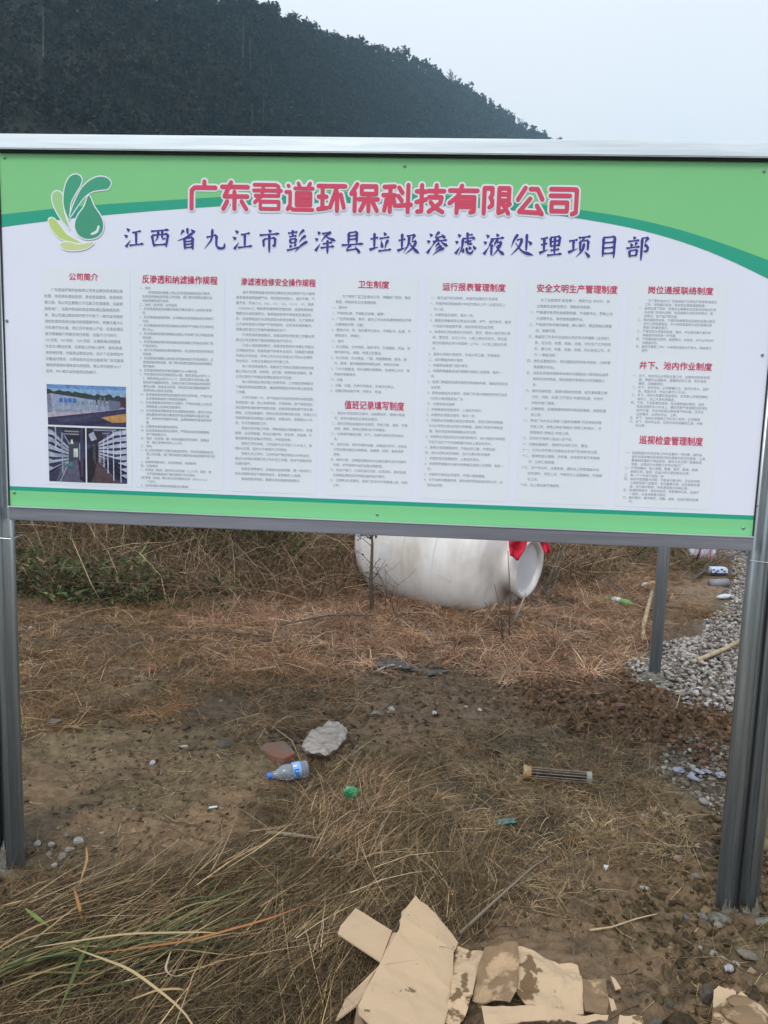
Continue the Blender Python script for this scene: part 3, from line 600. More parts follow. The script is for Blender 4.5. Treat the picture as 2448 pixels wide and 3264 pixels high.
column('　　广东君道环保科技有限公司专业提供渗透液应急|处理、渗滤液处理站技改、渗滤液运程控、渗透液处|理工程。我公司主要致力于垃圾卫生填埋场、垃圾焚|烧发电厂、垃圾中转站的渗滤液处理设备制造及研|发。我公司通过数年研究终于开发了一款可以快速有|效的处理渗透液设备并获得国家专利。根据水量大小|可处理不同水量。我公司开发核心产品：应急处理设|备可根据客户的需求进行定制，设备尺寸分别为：|6M 货柜、9M 货柜、12M 货柜，主要是通过短程强|化生化+膜法处理，采用我公司核心部件，能将渗透|液快速处理，并能保证稳定达标。在多个应急项目中|设备运行稳定，水质达标并且在垃圾发电厂及垃圾填|埋场渗透液处理有成功的经验。我公司可接受 BOT|投资、PPP 模式以及租赁应急模式。'.split('|'), 141, 400, 926, 1186, 23)
heading('反渗透和纳滤操作规程', 453, 694, 877, 904)
column('一、停机|　　　在自控组态画面上停止反渗透或者纳滤运行程序。|　反渗透或者纳滤流程上的设备、阀门等均按照设置的自|　动启闭顺序进行启闭。|二、纳滤（反渗透）化学清洗|1、反渗透或纳滤应根据污染情况每月进行1-2次的化学清|　洗。|2、反渗透或纳滤清洗前，必须确认反渗透或纳滤已经进行|　冲洗。|3、反渗透或纳滤清洗前应确认仪表空气气源处于正常状态|　即5-7bar。|4、反渗透或纳滤清洗前确认流程上手动阀门处于相应的启|　闭位置；|5、反渗透或纳滤清洗前应确认自控画面上所有自动阀门处|　于自动状态。|6、运行反渗透或纳滤清洗程序前，应设定好清洗时间和清|　洗温度；|7、在自控组态画面上启动反渗透或纳滤化学清洗程序，反|　渗透或纳滤新设备、阀门等均按照设置的自动启闭顺序|　进行启闭；|8、反渗透或纳滤化学清洗温度为35-40摄氏度；|9、化学清洗时应达到相应的pH值，酸性清洗pH应为1.5-|　2，碱性清洗pH应为10.5-11。清洗过程中清洗液pH值|　会有较大幅度的变化，应每5分钟对清洗液采样测清洗|　液的pH值，如未达设定值，则应适当投加酸或碱调节|　清洗剂的pH值至设定值。|10、反渗透或纳滤清洗启动程序未执行完毕前，严禁对该|　　反渗透或纳滤执行其他任何操作。|11、反渗透或纳滤清洗执行过程中，严禁在电柜上对反渗|　　透或纳滤上的单机设备操作。|12、反渗透或纳滤膜清洗剂未混腐蚀性液体，操作人员应|　　按加膜清洗剂或对膜清洗剂投加管路和设备进行维|　　护，检修时应佩戴护目镜、丝腐蚀橡胶手套以及防护|　　服|13、应使用合格的膜清洗药剂。|14、反渗透或纳滤清洗过程中，严禁投加含有如硝酸钠、|　　氯气等强氧化剂；|15、纳滤（反渗透）膜一般采用酸性药剂清洗。若需浸|　　泡，建议浸泡时间为2-3小时。|三、停机|1、在工控机是那个控制功能选择停机，则反渗透或纳滤流|　　程上的设备、阀门等均按照设置的自动启闭顺序进行启|　　闭。|2、当有异常情况时，点急停按钮，系统即停。|四、注意事项|1、反渗透（纳滤）膜元件必须定期（1-2个月）清洗，绝|　　对不能再膜结垢严重时再进行化学清洗。|2反渗透（纳滤）膜元件必须在酸性条件（PH=6.3-6.6）|　　下运行。|3、任何时候必须保持清液管出口畅通！'.split('|'), 444, 704, 921, 1551, 27)
heading('渗滤液检修安全操作规程', 768, 1007, 886, 911)
column('　　由于渗滤液收集池内因长期存在渗滤液而产生大量有|毒有害或易燃易爆气体，同时因空间狭小、通风不畅、气|量不足，所以CO2、H2S、CO、CL2、CLO2、O3、烃类|（CNH2N+2）等有害有毒物质浓度较高，这些有毒有害|物质对人体危害很大，容易造成急性中毒或发生窒息性|的，对检修和运行人员构成较大的安全隐患。为了保障员|工人身安全和公司财产不受到损失，应将渗滤液收集沟、|收集池的清扫工作操作规程制定如下：|　　凡涉及渗滤液收集沟、收集池的任何检查工作都必须|经过公司主管生产副总经理批准方可执行。|　　凡进入渗滤液收集沟、收集池的检修人员都必须经过|公司密闭空间、有毒有害气体等专业培训。如果是外委委|托单位人员检查，所有工作人员必须经过公司EHS主管的|专业培训，并考试合格后方可开展工作。|　　进入渗滤液收集沟、收集池工作前必须需将检修方案|报公司EHS主管、检修部、运行部、经理审批合格后，报|公司主管生产的副总经理批准后方可实施。|　　进入检修前必须办理工作票手续，工作票无特殊情况|下需由检修部经理签发。确因特殊原因可有机修主管签发|工作票。|　　工作开始前一天，电气检修人员应将各种开关和控制|系统检查一遍，防止各种时候，开关跳闸，用气体检测仪|测试各种有毒有害气体的浓度，如发现有毒有害气体浓度|超标，必须加强通风，同时必须活动物活性试验，将两2只小|鸡或其他鲜活动物放入收集沟、收集池内，待观察24小时|后，方可开展检修工作。|　　检查人员开始工作前，劳防用品必须准备充分，防毒|面罩、正压呼吸器、移动式通风机、安全带、安全绳、外|接支架等安全设备必须到位，并检查合格。|　　检修工作开始前，工作监护人必须至少三人以上，检|括EHS主管。监护人不准离开工作现场。|　　检修人员工作时，工作时间严格控制在30分钟以内，|超过30分钟必须强行将工作人员工作置、到空气清新的地|方通风换气。|　　如发生特殊情况，迅速启动应急预案，第一时间将工|作人员转移到空气清新的地方，紧急联系120急救。|　　每次检查完成后，都要认真总结经验和教训。'.split('|'), 753, 1012, 934, 1530, 25)
heading('卫生制度', 1141, 1241, 893, 918)
column('　　　为了做好厂区卫生保洁工作，明确部门责任，推优|　管理，特制定本卫生管理制度。|一、室内外|1、不随地吐痰，不得乱扔杂物、烟蒂；|2、厂区所有道路、草坪、露天工作台及各建筑物附近不得|　长期堆放杂物、垃圾；|3、室用水冲、洗、清扫要节约用水，不得乱冲、乱洒，不|　得常流水、常明灯。|二、室内|1、办公用品、文件资料、报纸书刊、化验器皿、药品、购|　物不得不乱、桌面、地面卫生整洁。|2、办公机具、办公用品、门窗、地面要勤擦、勤洗、勤|　扫、勤拖，室内墙面瓷砖明亮洁净，明亮无异味。|3、个人衣着整洁、待人接物文明得体，言语举止大方，保|　持室内安静有序。|三、设备|1、设备、仪器、仪表外壳清洁，无油污与灰尘。|2、设备四周地面干净，无积水、积油。'.split('|'), 1060, 1327, 947, 1249, 26)
heading('值班记录填写制度', 1098, 1289, 1277, 1305)
column('一、值班人员在填写记录时，应按照标定，使用水笔填|　写，填写内容如实反映实际情况。|二、运行记录应由值班人员填写，字迹工整、清晰，不得|　涂改、撕毁，保持记录表(本)干净整洁。|三、认真填写值班日期、天气、交接时间和实际到岗人|　员。|四、当应记录、填写并核的设备、设施运行状况，对未运|　行的设备设施应注明原因，如故障、检修、备用或停|　用等。|五、操作记录：注明值班期间内对设施设备所进行的操作|　内容，对不经常开启的设备注明原因。|六、各生产部门、工段的运行记录，必须详实，能够全面|　反映相应责任区内所辖设备的运行情况。|七、记录表(本)填满后，各部门应专人负责整理上报、存档|　工作。'.split('|'), 1056, 1318, 1320, 1551, 26)
heading('运行报表管理制度', 1410, 1612, 901, 927)
column('一、每日运行状况报表，本报表由值班人员填写。|1、本报表各项指标统计时间为每日上午八点至次日上|　午八点。|2、本报表逐日填写，每日一份。|3、报表应准确填写记录当日日期、天气、运行状况，各项|　计成目不得虚报不漏，指标异常须加以说明。|4、本报表必须由值班人员填写、签字，报本小组负责人审|　核，签字后，次日上午8：10前上报总负责人。周五至|　周日的报表必须于次周周一上午8：10之前上报总负责|　人。|5、报表必须用水笔填写，字迹必须工整，不得涂改。|二、运行数据月统计报表|1、本报表由各部门指针填写。|2、本报表根据基本运行数据日报表汇总而得，每月一|　份。|3、各部门根据实际填写填写所有相关内容，指标异常应加|　以说明。|4、报表由值班人员填写，经部门负责人审核签字后于次月|　5日前上报调度室及厂长。|三、水质化验日报表|1、本报表由化验室填写，上报总负责人。|2、本报表必须逐日填写，每日一份。|3、本报表必须准确记录当日渗滤液、活性污泥化验数据，|　BOD5项目记录五天前水样数据，各统计项目不得有遗|　漏，有关项目异常或超标必须注明。|4、本报表必须由化验人员填写和签字，由小组组长审核签|　字后于当日下午化验数据齐全后上报总负责人。|5、报表必须用钢笔填写，字迹必须工整，不得涂改。|四、进水水质分析月报表，进水水质分析月报表|1、本报表由化验室制作，上报总负责人。|2、本报表根据基本化验分析数据日报表汇总而得，每月一|　份。|3、本报表中各项必须填写，不得少报或漏报。|4、对于本表中数据异常、超标或同项指标波动较大的，必|　须加以说明。'.split('|'), 1373, 1646, 952, 1551, 26)
heading('安全文明生产管理制度', 1710, 1969, 906, 933)
column('　　　为了认真贯彻“安全第一，预防为主”的方针，树|　　立高度安全防范意识，特制定本制度。|一、严格遵守各项安全规章制度，不违章作业，劳制止他|　　人违章作业，有权拒绝违章作业。|二、严格遵守各项操作规程，精心操作，保证原始记录整|　　洁、准确可靠。|三、各级部门负责人在全体人员应牢记并遵照《五同时》|　　条，在计划、布置、检查、总结、评比生产工作的同|　　时，要计划、布置、检查、总结、评比安全工作，实|　　行“一票否决制”。|四、岗位设置规范化，岗位摆放应符合技术标志，(地标等|　　高度警示标志)。|五、当班人员有权拒绝非本岗人员随意进入现场及私自移|　　其他位何何物品，有权拒绝不熟练的人员顶替其工|　　作。|六、做好巡视检查，发现问题及时处理，发生事故要正确|　　分析、判断、处理“三不放过”的原则处理，并及时|　　向有关部门报告。|七、正确使用、妥善保管各种防护用品和器具，按规定着|　　装上岗。|八、新进厂的人员必须经“三级安全教育”并且考核合格|　　方能上岗，特殊工种必须经过“特殊工种培训”，并|　　取得相应“资格证”方能上岗。|九、任何人不准带小孩进入生产区。|十、加强设备维护，保持作业场所卫生、整洁。|十一、工作人员不得讨论或站立在生产区域安全位置。|十二、经常检查水道板、护栏等，如有损坏或不牢固情|　　况，立即汇报修理。|十三、生产作业时，注意防滑，遇到池上积雪或结冰时，|　　应先清扫，然后上池，不得在池上追逐嬉戏，不得蹲|　　在上池。|十四、池上救生圈不得挪用。'.split('|'), 1690, 1975, 959, 1551, 26)
heading('岗位通报联络制度', 2064, 2274, 912, 937)
column('　　　为了更好地执行厂区各岗生产正常运行和部安全保卫|　　工作，加强通讯安全，制定岗位联络通报制度。|一、遇到红牌下岗后，如遇中立卷要如实应及时向单位负责|　　人反映门负责人请假，包括事假人员的非常情况，受|　　访情况，生产运行等交接。|二、每次值班的班次，凡遇异常卷警及如后岗后应遇过电话|　　向中心控制室报告，中心控制室值班人员应该情纪录|　　各部门的事故情况。|三、严禁应将人员值班制度，最好、半记录的重大事件的|　　审核及时安排进一步内容。|四、严禁事务部位表现，最接情况、未发现、对外公司时时|　　长期通讯的。|五、报纸记录第二天8：00前报时送次总负责人，除核情况|　　填写。'.split('|'), 2036, 2312, 961, 1120, 28)
heading('井下、池内作业制度', 2037, 2270, 1152, 1178)
column('一、井下、池内作业必须有主管工作，应做有关防务和措|　　施，原报作业通事项，掌握地后的工具，防护用用|　　确定，应措施到位。|二、井下、池内作业，必须明确分工，指派负责人、监护|　　员、检查人员，作业人数不少于2人。|三、井下、池内人员要针安全带后，应专家上的保险绳应|　　由作上、池上人员负责固定。|四、下井、下池前首先检测，在无毒和通过条件，应采|　　取自然通风半小时以上，确定无硫气体报警仪检测后|　　如不打报，作业中如发出毒有害气体内容，无作业|　　立即离开，必须出作业、上岸。|五、井下、池内人员使用工作灯非小时间，必须照明|六、井下、池内作业后，应及时向向本级岗汇报，并做|　　好记录。'.split('|'), 2016, 2290, 1201, 1360, 27)
heading('巡视检查管理制度', 2037, 2241, 1389, 1417)
column('一、巡视是操作人员日常工作中主要的一项内容，操作以|　　运行中具有情况及发现问及处理情况及及时报告，工具|　　确保和和重新分电运安排，操作人员记录厂各需巡视|　　制度，认真巡与水情修工作中记录正厂。|二、日常巡路线、如心观察、勤看、勤听、勤嗅、勤摸|　　勤观仪表、勤捞，机运分析记录后能应记录；|三、每一个小时进行巡检一次。|四、巡视中若遇重大问题，不能自行解决时，应以及时转|　　上报发现部门运管员，无论重要本原，应反映和处置|　　监，在与事件检查，并将发现情况详细记录。|五、若遇特殊情况，如机件损坏、异管等时记录，应由不|　　一组时，认真排除情况情况。|六、做记录时，要求真实、准确、清晰、包括记录应信情|　　况。'.split('|'), 1994, 2266, 1447, 1602, 27)
heads.build('section_headings', C_CRIM); body.build('small_print', C_TXT)

# the three printed photographs
def quadmap(c):
    c = [pn(*p) for p in c]
    return lambda u, v: (c[0] * (1 - u) + c[1] * u) * (1 - v) + (c[3] * (1 - u) + c[2] * u) * v
def photo(corners, polys, name='printed_photo'):
    q = quadmap(corners); f = Flat(-.0018, .00003)
    for pts_, col in polys: f.poly([q(*p) for p in pts_], W(*col))
    f.build(name, face, M_photo)
R = lambda a, b, c, d: [(a, b), (c, b), (c, d), (a, d)]
g2 = np.random.default_rng(3)
tree = [(0, .14)] + [(x, .1 + .08 * g2.random() + .12 * x) for x in np.linspace(0, 1, 26)] + [(1, .5), (0, .42)]
P1 = [(R(0, 0, 1, 1), (150, 185, 220)), (R(0, 0, 1, .1), (115, 160, 215)), (tree, (52, 68, 72)), ([(0, .66), (.65, .56), (1, .5), (1, 1), (0, 1)], (62, 62, 95)), ([(0, .26), (.05, .22), (.62, .36), (.64, .6), (.05, .68), (0, .68)], (168, 180, 205)), ([(0, .26), (.05, .24), (.06, .68), (0, .68)], (135, 140, 165)), ([(0, .69), (.6, .6), (.95, .52), (1, .54), (.6, .66), (0, .82)], (190, 180, 195)), ([(.68, .78), (1, .66), (1, .88), (.82, .9)], (200, 150, 90)), ([(.64, .34), (.8, .38), (.78, .6), (.64, .62)], (150, 160, 185)), ([(.78, .34), (.95, .38), (.93, .54), (.79, .6)], (110, 120, 145)), (R(.93, .26, 1, .5), (85, 50, 70)), (R(.67, .28, .69, .5), (120, 128, 140)), (R(.72, .28, .74, .5), (120, 128, 140)), ([(.1, .86), (.6, .72), (.7, .74), (.2, .95)], (78, 76, 108)), ([(.3, .98), (.7, .84), (.8, .88), (.5, 1)], (48, 46, 80))]
P1 += [(R(x, .33, x + .045, .44), (60, 125, 205)) for x in (.155, .215, .27, .325)] + [(R(x, .4, x + .02, .46), (110, 180, 185)) for x in (.40, .44, .5, .55)]
P1 += [(R(x, .31, x + .004, .66), (140, 150, 178)) for x in np.arange(.07, .62, .03)]
photo([(149, 1224), (402, 1233), (403, 1362), (154, 1353)], P1)
P2 = [(R(0, 0, 1, 1), (62, 62, 92)), ([(.35, .0), (1, 0), (1, .25), (.5, .25)], (45, 42, 58)), ([(.4, .35), (.6, .28), (.85, .28), (.85, .6), (.45, .65)], (75, 78, 88)), ([(.38, .62), (.8, .6), (.95, 1), (.2, 1)], (98, 98, 122)), (R(.68, .38, .8, .54), (205, 220, 215)), ([(.62, .22), (.66, .22), (.68, .3), (.6, .3)], (215, 225, 225)), (R(.5, .64, .62, .7), (40, 155, 130)), ([(.8, .6), (1, .55), (1, 1), (.85, .95)], (60, 30, 48)), (R(.87, 0, .93, .9), (70, 72, 110))]
for k in range(6):
    y0 = .04 + .135 * k; ym = .36 + .05 * k
    P2 += [([(0, y0), (.12, y0 + .03), (.55, ym), (.55, ym + .035), (.12, y0 + .11), (0, y0 + .1)], (175, 185, 205)), ([(0, y0 + .1), (.12, y0 + .11), (.5, ym + .045), (.4, ym + .055)], (38, 38, 60))]
P2 += [(R(.19, 0, .225, .4), (190, 195, 215)), (R(.36, .1, .4, .84), (160, 168, 190)), ([(.4, .12), (.43, .12), (.6, .3), (.58, .33)], (150, 155, 170)), (R(.84, .28, .86, .6), (170, 175, 185)), ([(.3, 1), (.33, 1), (.5, .72), (.48, .72)], (185, 190, 200)), (R(.45, .06, .84, .085), (150, 150, 165)), (R(.35, .11, .84, .135), (150, 150, 165))]
photo([(153, 1359), (272, 1364), (274, 1538), (158, 1533)], P2)
P3 = [(R(0, 0, 1, 1), (70, 72, 105)), ([(0, 0), (.5, 0), (.35, .3), (0, .3)], (52, 48, 62)), ([(.05, .12), (.18, .06), (.26, .2), (.12, .24)], (180, 190, 215)), ([(.1, .35), (.3, .3), (.35, .55), (.1, 1), (0, 1), (0, .4)], (40, 36, 48)), ([(.12, 1), (.3, .5), (.42, .55), (.8, 1)], (92, 75, 80)), (R(.16, .28, .19, .6), (75, 95, 85)), (R(.2, .3, .215, .66), (110, 105, 110))]
for k in range(8):
    y0 = .02 + .115 * k; ym = .26 + .045 * k
    P3 += [([(1, y0), (.72, y0 + .04), (.3, ym), (.3, ym + .03), (.72, y0 + .105), (1, y0 + .085)], (195, 202, 225)), ([(1, y0 + .085), (.72, y0 + .105), (.32, ym + .035), (.4, ym + .05), (1, y0 + .115)], (45, 45, 72))]
P3 += [(R(x, y, x + .022, y2), (215, 220, 235)) for x, y, y2 in ((.66, .05, .95), (.84, .02, .98), (.52, .12, .82), (.42, .2, .7))] + [(R(.18, .02, .75, .05), (150, 150, 170)), (R(.4, .08, .58, .105), (150, 150, 170))]
photo([(276, 1364), (403, 1367), (406, 1542), (279, 1538)], P3)
bpy.data.objects.remove(_to); bpy.data.curves.remove(_tc)

# rails and posts
zr = ZT + .024
MB().box((0, .006, zr + .0035), (PW + .0, .058, .045), bevel=.003).build('top_rail', M_alu, sign)
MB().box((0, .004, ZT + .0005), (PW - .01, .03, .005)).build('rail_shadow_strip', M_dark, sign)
zb = ZB - .0225
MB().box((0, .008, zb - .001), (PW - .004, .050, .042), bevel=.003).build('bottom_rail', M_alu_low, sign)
MB().box((0, -.016, ZB + .0005), (PW - .004, .010, .003)).build('rail_lip', M_alu, sign)
def post(x0, wd, y, zt=2.46, name='post', lean=0):
    return MB().box((x0 + wd / 2, y, (zt - .35) / 2), (wd, .068, zt + .35), bevel=.027, seg=5).build(name, M_galv_post, sign, True)
post(-1.279, .0735, .031); post(-1.354, .0735, .035)
post(1.2045, .0685, .031); post(1.2745, .0685, .037)
MB().box((-1.2798, .031, 1.0), (.004, .05, 2.8)).build('post_joint', M_dark, sign)
MB().box((1.2737, .035, 1.0), (.004, .05, 2.8)).build('post_joint', M_dark, sign)
def spill(seed, cx, w_, z0_, h_, up=True):
    g = np.random.default_rng(seed); n = 18; m = MB(); a = []; b = []; hp = np.convolve(g.uniform(.15, 1.1, n + 2), [.25, .5, .25], 'valid')
    for k in range(n):
        t = k / (n - 1); a.append((cx + w_ * (t - .5), -.0046, z0_ - .08)); b.append((cx + w_ * (t - .5) + g.uniform(-.002, .002), -.0042, z0_ + h_ * hp[k] * (.55 + .45 * math.sin(math.pi * t))))
    c = [(p[0], -.0075, p[2]) for p in a]; d = [(p[0], -.0058, p[2] - .003) for p in b]
    for k in range(n - 1): m.poly([c[k], c[k + 1], d[k + 1], d[k]]); m.poly([d[k], d[k + 1], b[k + 1], b[k]])
    m.build('cement_smear', M_concrete, sign)
spill(3, -1.264, .026, -.03, .16); spill(5, -1.32, .04, -.03, .12); spill(9, 1.228, .030, -.01, .06); spill(11, 1.252, .028, -.01, .035); spill(13, 1.294, .026, -.01, .045); spill(15, 1.322, .026, -.01, .07)
for cx_, sd_ in ((-1.27, 31), (-1.20, 32), (1.19, 33), (1.27, 34), (1.35, 35)):       # soil and cement heaped round the feet
    MB().blob((cx_, -.035, -.045 if cx_ < 0 else -.02), (.05, .035, .03), 2, .4, sd_).build('footing_lump', M_concrete if sd_ % 2 else M_heap, sign)
# tie wires
for (px, py) in ((20, 1722), (2420, 1792)):
    p = aty(px, py, -.03); s_ = -1 if px < 1000 else 1; xa = -1.352 if s_ < 0 else 1.197; xb = -1.197 if s_ < 0 else 1.345; z = p[2]
    m = MB(); loop = [(xa, -.006, z), (xa + .05, -.009, z - .004), (xb - .05, -.009, z + .003), (xb, -.006, z), (xb + .004, .02, z + .003), (xb, .075, z), (xa, .075, z + .006), (xa - .004, .02, z), (xa, -.006, z + .002)]
    m.tube(loop, .0016, 6); m.tube([(xb - .03 * s_ * -1 - .02, -.010, z), (xb - .05, -.014, z - .012), (xb - .075, -.012, z - .022)], .0015, 5)
    m.build('tie_wire', M_wire, sign)
for (px, py) in ((14, 502), (1290, 528), (2436, 545), (22, 1022), (2430, 1131), (46, 1570), (1202, 1640), (2370, 1683), (2412, 1612)):
    p = aty(px, py, -.002)
    MB().lathe([(0, .0045), (.002, .0045), (.003, .003), (.003, 0)], p, (0, -1, 0), 10).build('screw', M_screw, sign)
    MB().box(p + np.array([0, -.0032, 0]), (.005, .0006, .001)).build('screw_slot', M_dark, sign)
for sx in (-1, 1):                              # dark gap where the sheet meets the post
    MB().box((sx * 1.2005, -.002, PZ), (.004, .006, PH)).build('edge_gap', M_dark, sign)

# leg standing on its own behind the board
pb = on(2084, 2165); bt = pb.copy()
leg = empty('steel_post', pb, 'single grey galvanised post standing behind the board at the gravel edge', 'post')
MB(pb).box(pb + np.array([0, 0, .95]), (.068, .068, 2.3), bevel=.026, seg=5).build('shaft', M_galv, leg, True)
MB(pb).blob(pb + np.array([0, 0, .0]), (.085, .08, .05), 2, .4, 5).build('cement_foot', M_concrete, leg)

# ------------------------------------------------------------------ white tank on its side
J = at(1690, 1812, .33); J = aty(1690, 1812, 3.72)
ax = np.array([.84, -.52, -.085]); ax /= np.linalg.norm(ax)
TL = 1.60; KS = .935; mouth = J; o0 = mouth - ax * TL * KS
tank = empty('plastic_tank', (o0[0] + .7, o0[1] - .4, 0), 'big white plastic tank lying on its side in dry grass', 'tank')
off = np.array(tank.location)
prof = [(.0, 0), (.01, .15), (.03, .30), (.08, .41), (.15, .48), (.26, .54), (.40, .555), (.6, .56), (.8, .562), (1.0, .56), (1.15, .55), (1.27, .53), (1.34, .50), (1.385, .45), (1.41, .37), (1.425, .31), (1.435, .262), (1.445, .236), (1.46, .218), (1.53, .210)]
dense = []
for a, b in zip(prof, prof[1:]):
    for k in range(3): dense.append((a[0] + (b[0] - a[0]) * k / 3, a[1] + (b[1] - a[1]) * k / 3))
dense.append(prof[-1]); dense = [(t * KS, r + (.0035 * math.sin(t * 46) if .2 < t < 1.2 else 0)) for t, r in dense]
m = MB(off); m.lathe(dense, o0, ax, 64)
for vtx in m.bm.verts:                          # slight sag and dents
    q = vtx.co; n_ = float(fbm(np.array([q.x * 1.0 + q.z]), np.array([q.y + q.z * .7]), .45, 88, 2)[0]) - .5; vtx.co += Vector((0, -.02, .03)) * n_ * .8
m.build('tank_body', M_white, tank, True)
for st_ in (.38, .66, .94):
    rr_ = np.interp(st_, [q_[0] for q_ in dense], [q_[1] for q_ in dense]); MB(off).lathe([(st_ - .004, rr_ - .003), (st_ - .002, rr_ + .0035), (st_ + .002, rr_ + .0035), (st_ + .004, rr_ - .003)], o0, ax, 64).build('moulding_line', M_white, tank, True)
MB(off).lathe([(t_ * KS, r_) for t_, r_ in [(1.525, .205), (1.53, .232), (1.55, .244), (1.585, .245), (1.600, .234), (1.600, .213), (1.588, .199), (1.54, .194), (1.44, .196), (1.34, .25), (1.0, .45)]], o0, ax, 48).build('mouth_rim', M_white, tank, True)
MB(off).lathe([(1.560 * KS, .197), (1.566 * KS, .12), (1.565 * KS, 0)], o0, ax, 40).build('inner_lid', M_white_in, tank, True)
# red cloth tied over the neck
def cloth(px0, py0, px1, py1, dy, seed, label, nm='red_cloth'):
    g = np.random.default_rng(seed); nx_, nz_ = 14, 14; V_ = []
    for j in range(nz_):
        for i in range(nx_):
            u_, v_ = i / (nx_ - 1), j / (nz_ - 1); sh = 1 - .55 * v_ * abs(u_ - .55) * 2
            p = aty(px0 + (px1 - px0) * (.5 + (u_ - .5) * (1 - .45 * v_)) + 6 * math.sin(v_ * 3 + seed), py0 + (py1 - py0) * v_ * (1 - .35 * abs(u_ - .6)), dy)
            p = p + np.array([0, .03 * math.sin(u_ * 9 + v_ * 4 + seed) + .02 * math.sin(v_ * 11 + u_ * 3) - .05 * v_, 0]); V_.append(p)
    F_ = [(j * nx_ + i, j * nx_ + i + 1, (j + 1) * nx_ + i + 1, (j + 1) * nx_ + i) for j in range(nz_ - 1) for i in range(nx_ - 1)]
    V_ = np.array(V_); c0 = V_.mean(0); me = mesh_np(nm, V_ - c0, np.array(F_), [M_cloth], None, True); o = link(nm, me, None, c0); md = o.modifiers.new('thick', 'SOLIDIFY'); md.thickness = .003
    return tag(o, label, 'cloth')
nk = aty(1655, 1740, 3.72)
cloth(1610, 1690, 1682, 1782, 3.47, 1, 'crumpled bright red cloth hanging on the left side of the tank neck')
cloth(1716, 1690, 1756, 1766, 3.66, 4, 'small red cloth end hanging right of the tank mouth')

# ------------------------------------------------------------------ grass
def blades(name, P, D, L, wd, col, droop=.3, curl=.3, nseg=4, g=rng, label=None, hug=None):
    n = len(P); D = D / np.linalg.norm(D, axis=1)[:, None]; side = np.cross(D, np.array([0, 0, 1.0]) + .6 * g.normal(size=(n, 3))); side /= np.linalg.norm(side, axis=1)[:, None] + 1e-9
    cv = g.normal(size=(n, 3)) * curl; cv[:, 2] *= .4; dr = droop * g.uniform(.4, 1.3, n)
    rows = []
    for k in range(nseg):
        t = k / (nseg - 1); p = P + D * (L * t)[:, None] + cv * (L * t * t)[:, None]; p[:, 2] -= dr * L * t * t
        if hug is not None:
            zz = height(p[:, 0], p[:, 1]) + hug * (.3 + g.random(n)); p[:, 2] = np.maximum(p[:, 2], zz)
        w_ = (wd * (1 - .55 * t))[:, None] * .5
        if k < nseg - 1: rows += [p - side * w_, p + side * w_]
        else: rows += [p]
    V_ = np.stack(rows, 1); m_ = V_.shape[1]; b = (np.arange(n) * m_)[:, None]; F4 = []
    for k in range(nseg - 2): F4.append(b + np.array([[2 * k, 2 * k + 1, 2 * k + 3, 2 * k + 2]]))
    F3 = b + np.array([[m_ - 3, m_ - 2, m_ - 1]])
    me = mesh_np(name, V_.reshape(-1, 3), [np.concatenate(F4), F3], [M_grass], np.repeat(col, m_, 0)); o = link(name, me); tag(o, label, 'grass', kind='stuff'); return o
def scatter(poly, dens, g, clump=None, thr=.5, seed=0):
    p = np.array(poly); lo_, hi_ = p.min(0), p.max(0); n = int((hi_ - lo_).prod() * dens); x = g.uniform(lo_[0], hi_[0], n); y = g.uniform(lo_[1], hi_[1], n)
    d = polydist(x, y, poly) + (fbm(x, y, .35, 91 + seed) - .5) * .35; k = d < 0
    if clump: k &= fbm(x, y, clump, 131 + seed, 3) + g.uniform(-.09, .09, n) > thr
    x, y = x[k], y[k]; return np.stack([x, y, height(x, y) - .004], -1)
def palette(n, cols, g, jit=.2):
    c = np.array([srgb(*q) for q in cols])[g.integers(0, len(cols), n)]; return c * np.exp(g.normal(size=(n, 1)) * jit)
def rdir(n, g, up=.6, az=None, spread=6.28):
    a = g.uniform(-spread / 2, spread / 2, n) + (0 if az is None else az); return np.stack([np.cos(a), np.sin(a), g.uniform(up * .3, up * 1.5, n)], -1)
G = np.random.default_rng(21)
STRAW = [(196, 170, 132), (172, 146, 108), (214, 190, 152), (140, 116, 84)]
PINK = [(196, 158, 130), (166, 126, 102), (136, 100, 76), (206, 174, 146), (106, 78, 58), (152, 126, 94)]
OLIV = [(146, 128, 94), (120, 104, 74), (172, 150, 114), (96, 82, 58)]
# tall stalks at the back, on the bank
z = [(-6.5, 4.1), (-2.2, 3.6), (-1.0, 3.75), (-.45, 4.0), (.4, 4.5), (1.3, 4.75), (2.0, 5.2), (1.7, 8.5), (-6.5, 8.5)]
P = scatter(z, 1250, G); n = len(P)
blades('tall_dry_grass', P, rdir(n, G, 3.0), G.uniform(.2, .8, n), G.uniform(.003, .0065, n), palette(n, [(160, 136, 108), (122, 100, 76), (92, 74, 56), (190, 166, 136), (66, 54, 40), (126, 92, 70), (74, 74, 48)], G, .3), .45, .45, 4, G, 'tall tangled dry stalks on the bank behind the board')
P = scatter(z, 620, G, .3, .42); n = len(P)
blades('bent_dry_stalks', P + np.array([0, 0, .08]), rdir(n, G, .7), G.uniform(.25, .7, n), G.uniform(.004, .008, n), palette(n, [(184, 160, 130), (130, 104, 80), (100, 76, 58)], G, .3), .5, .6, 4, G, 'bent and fallen dry stalks lying across the bank grass')
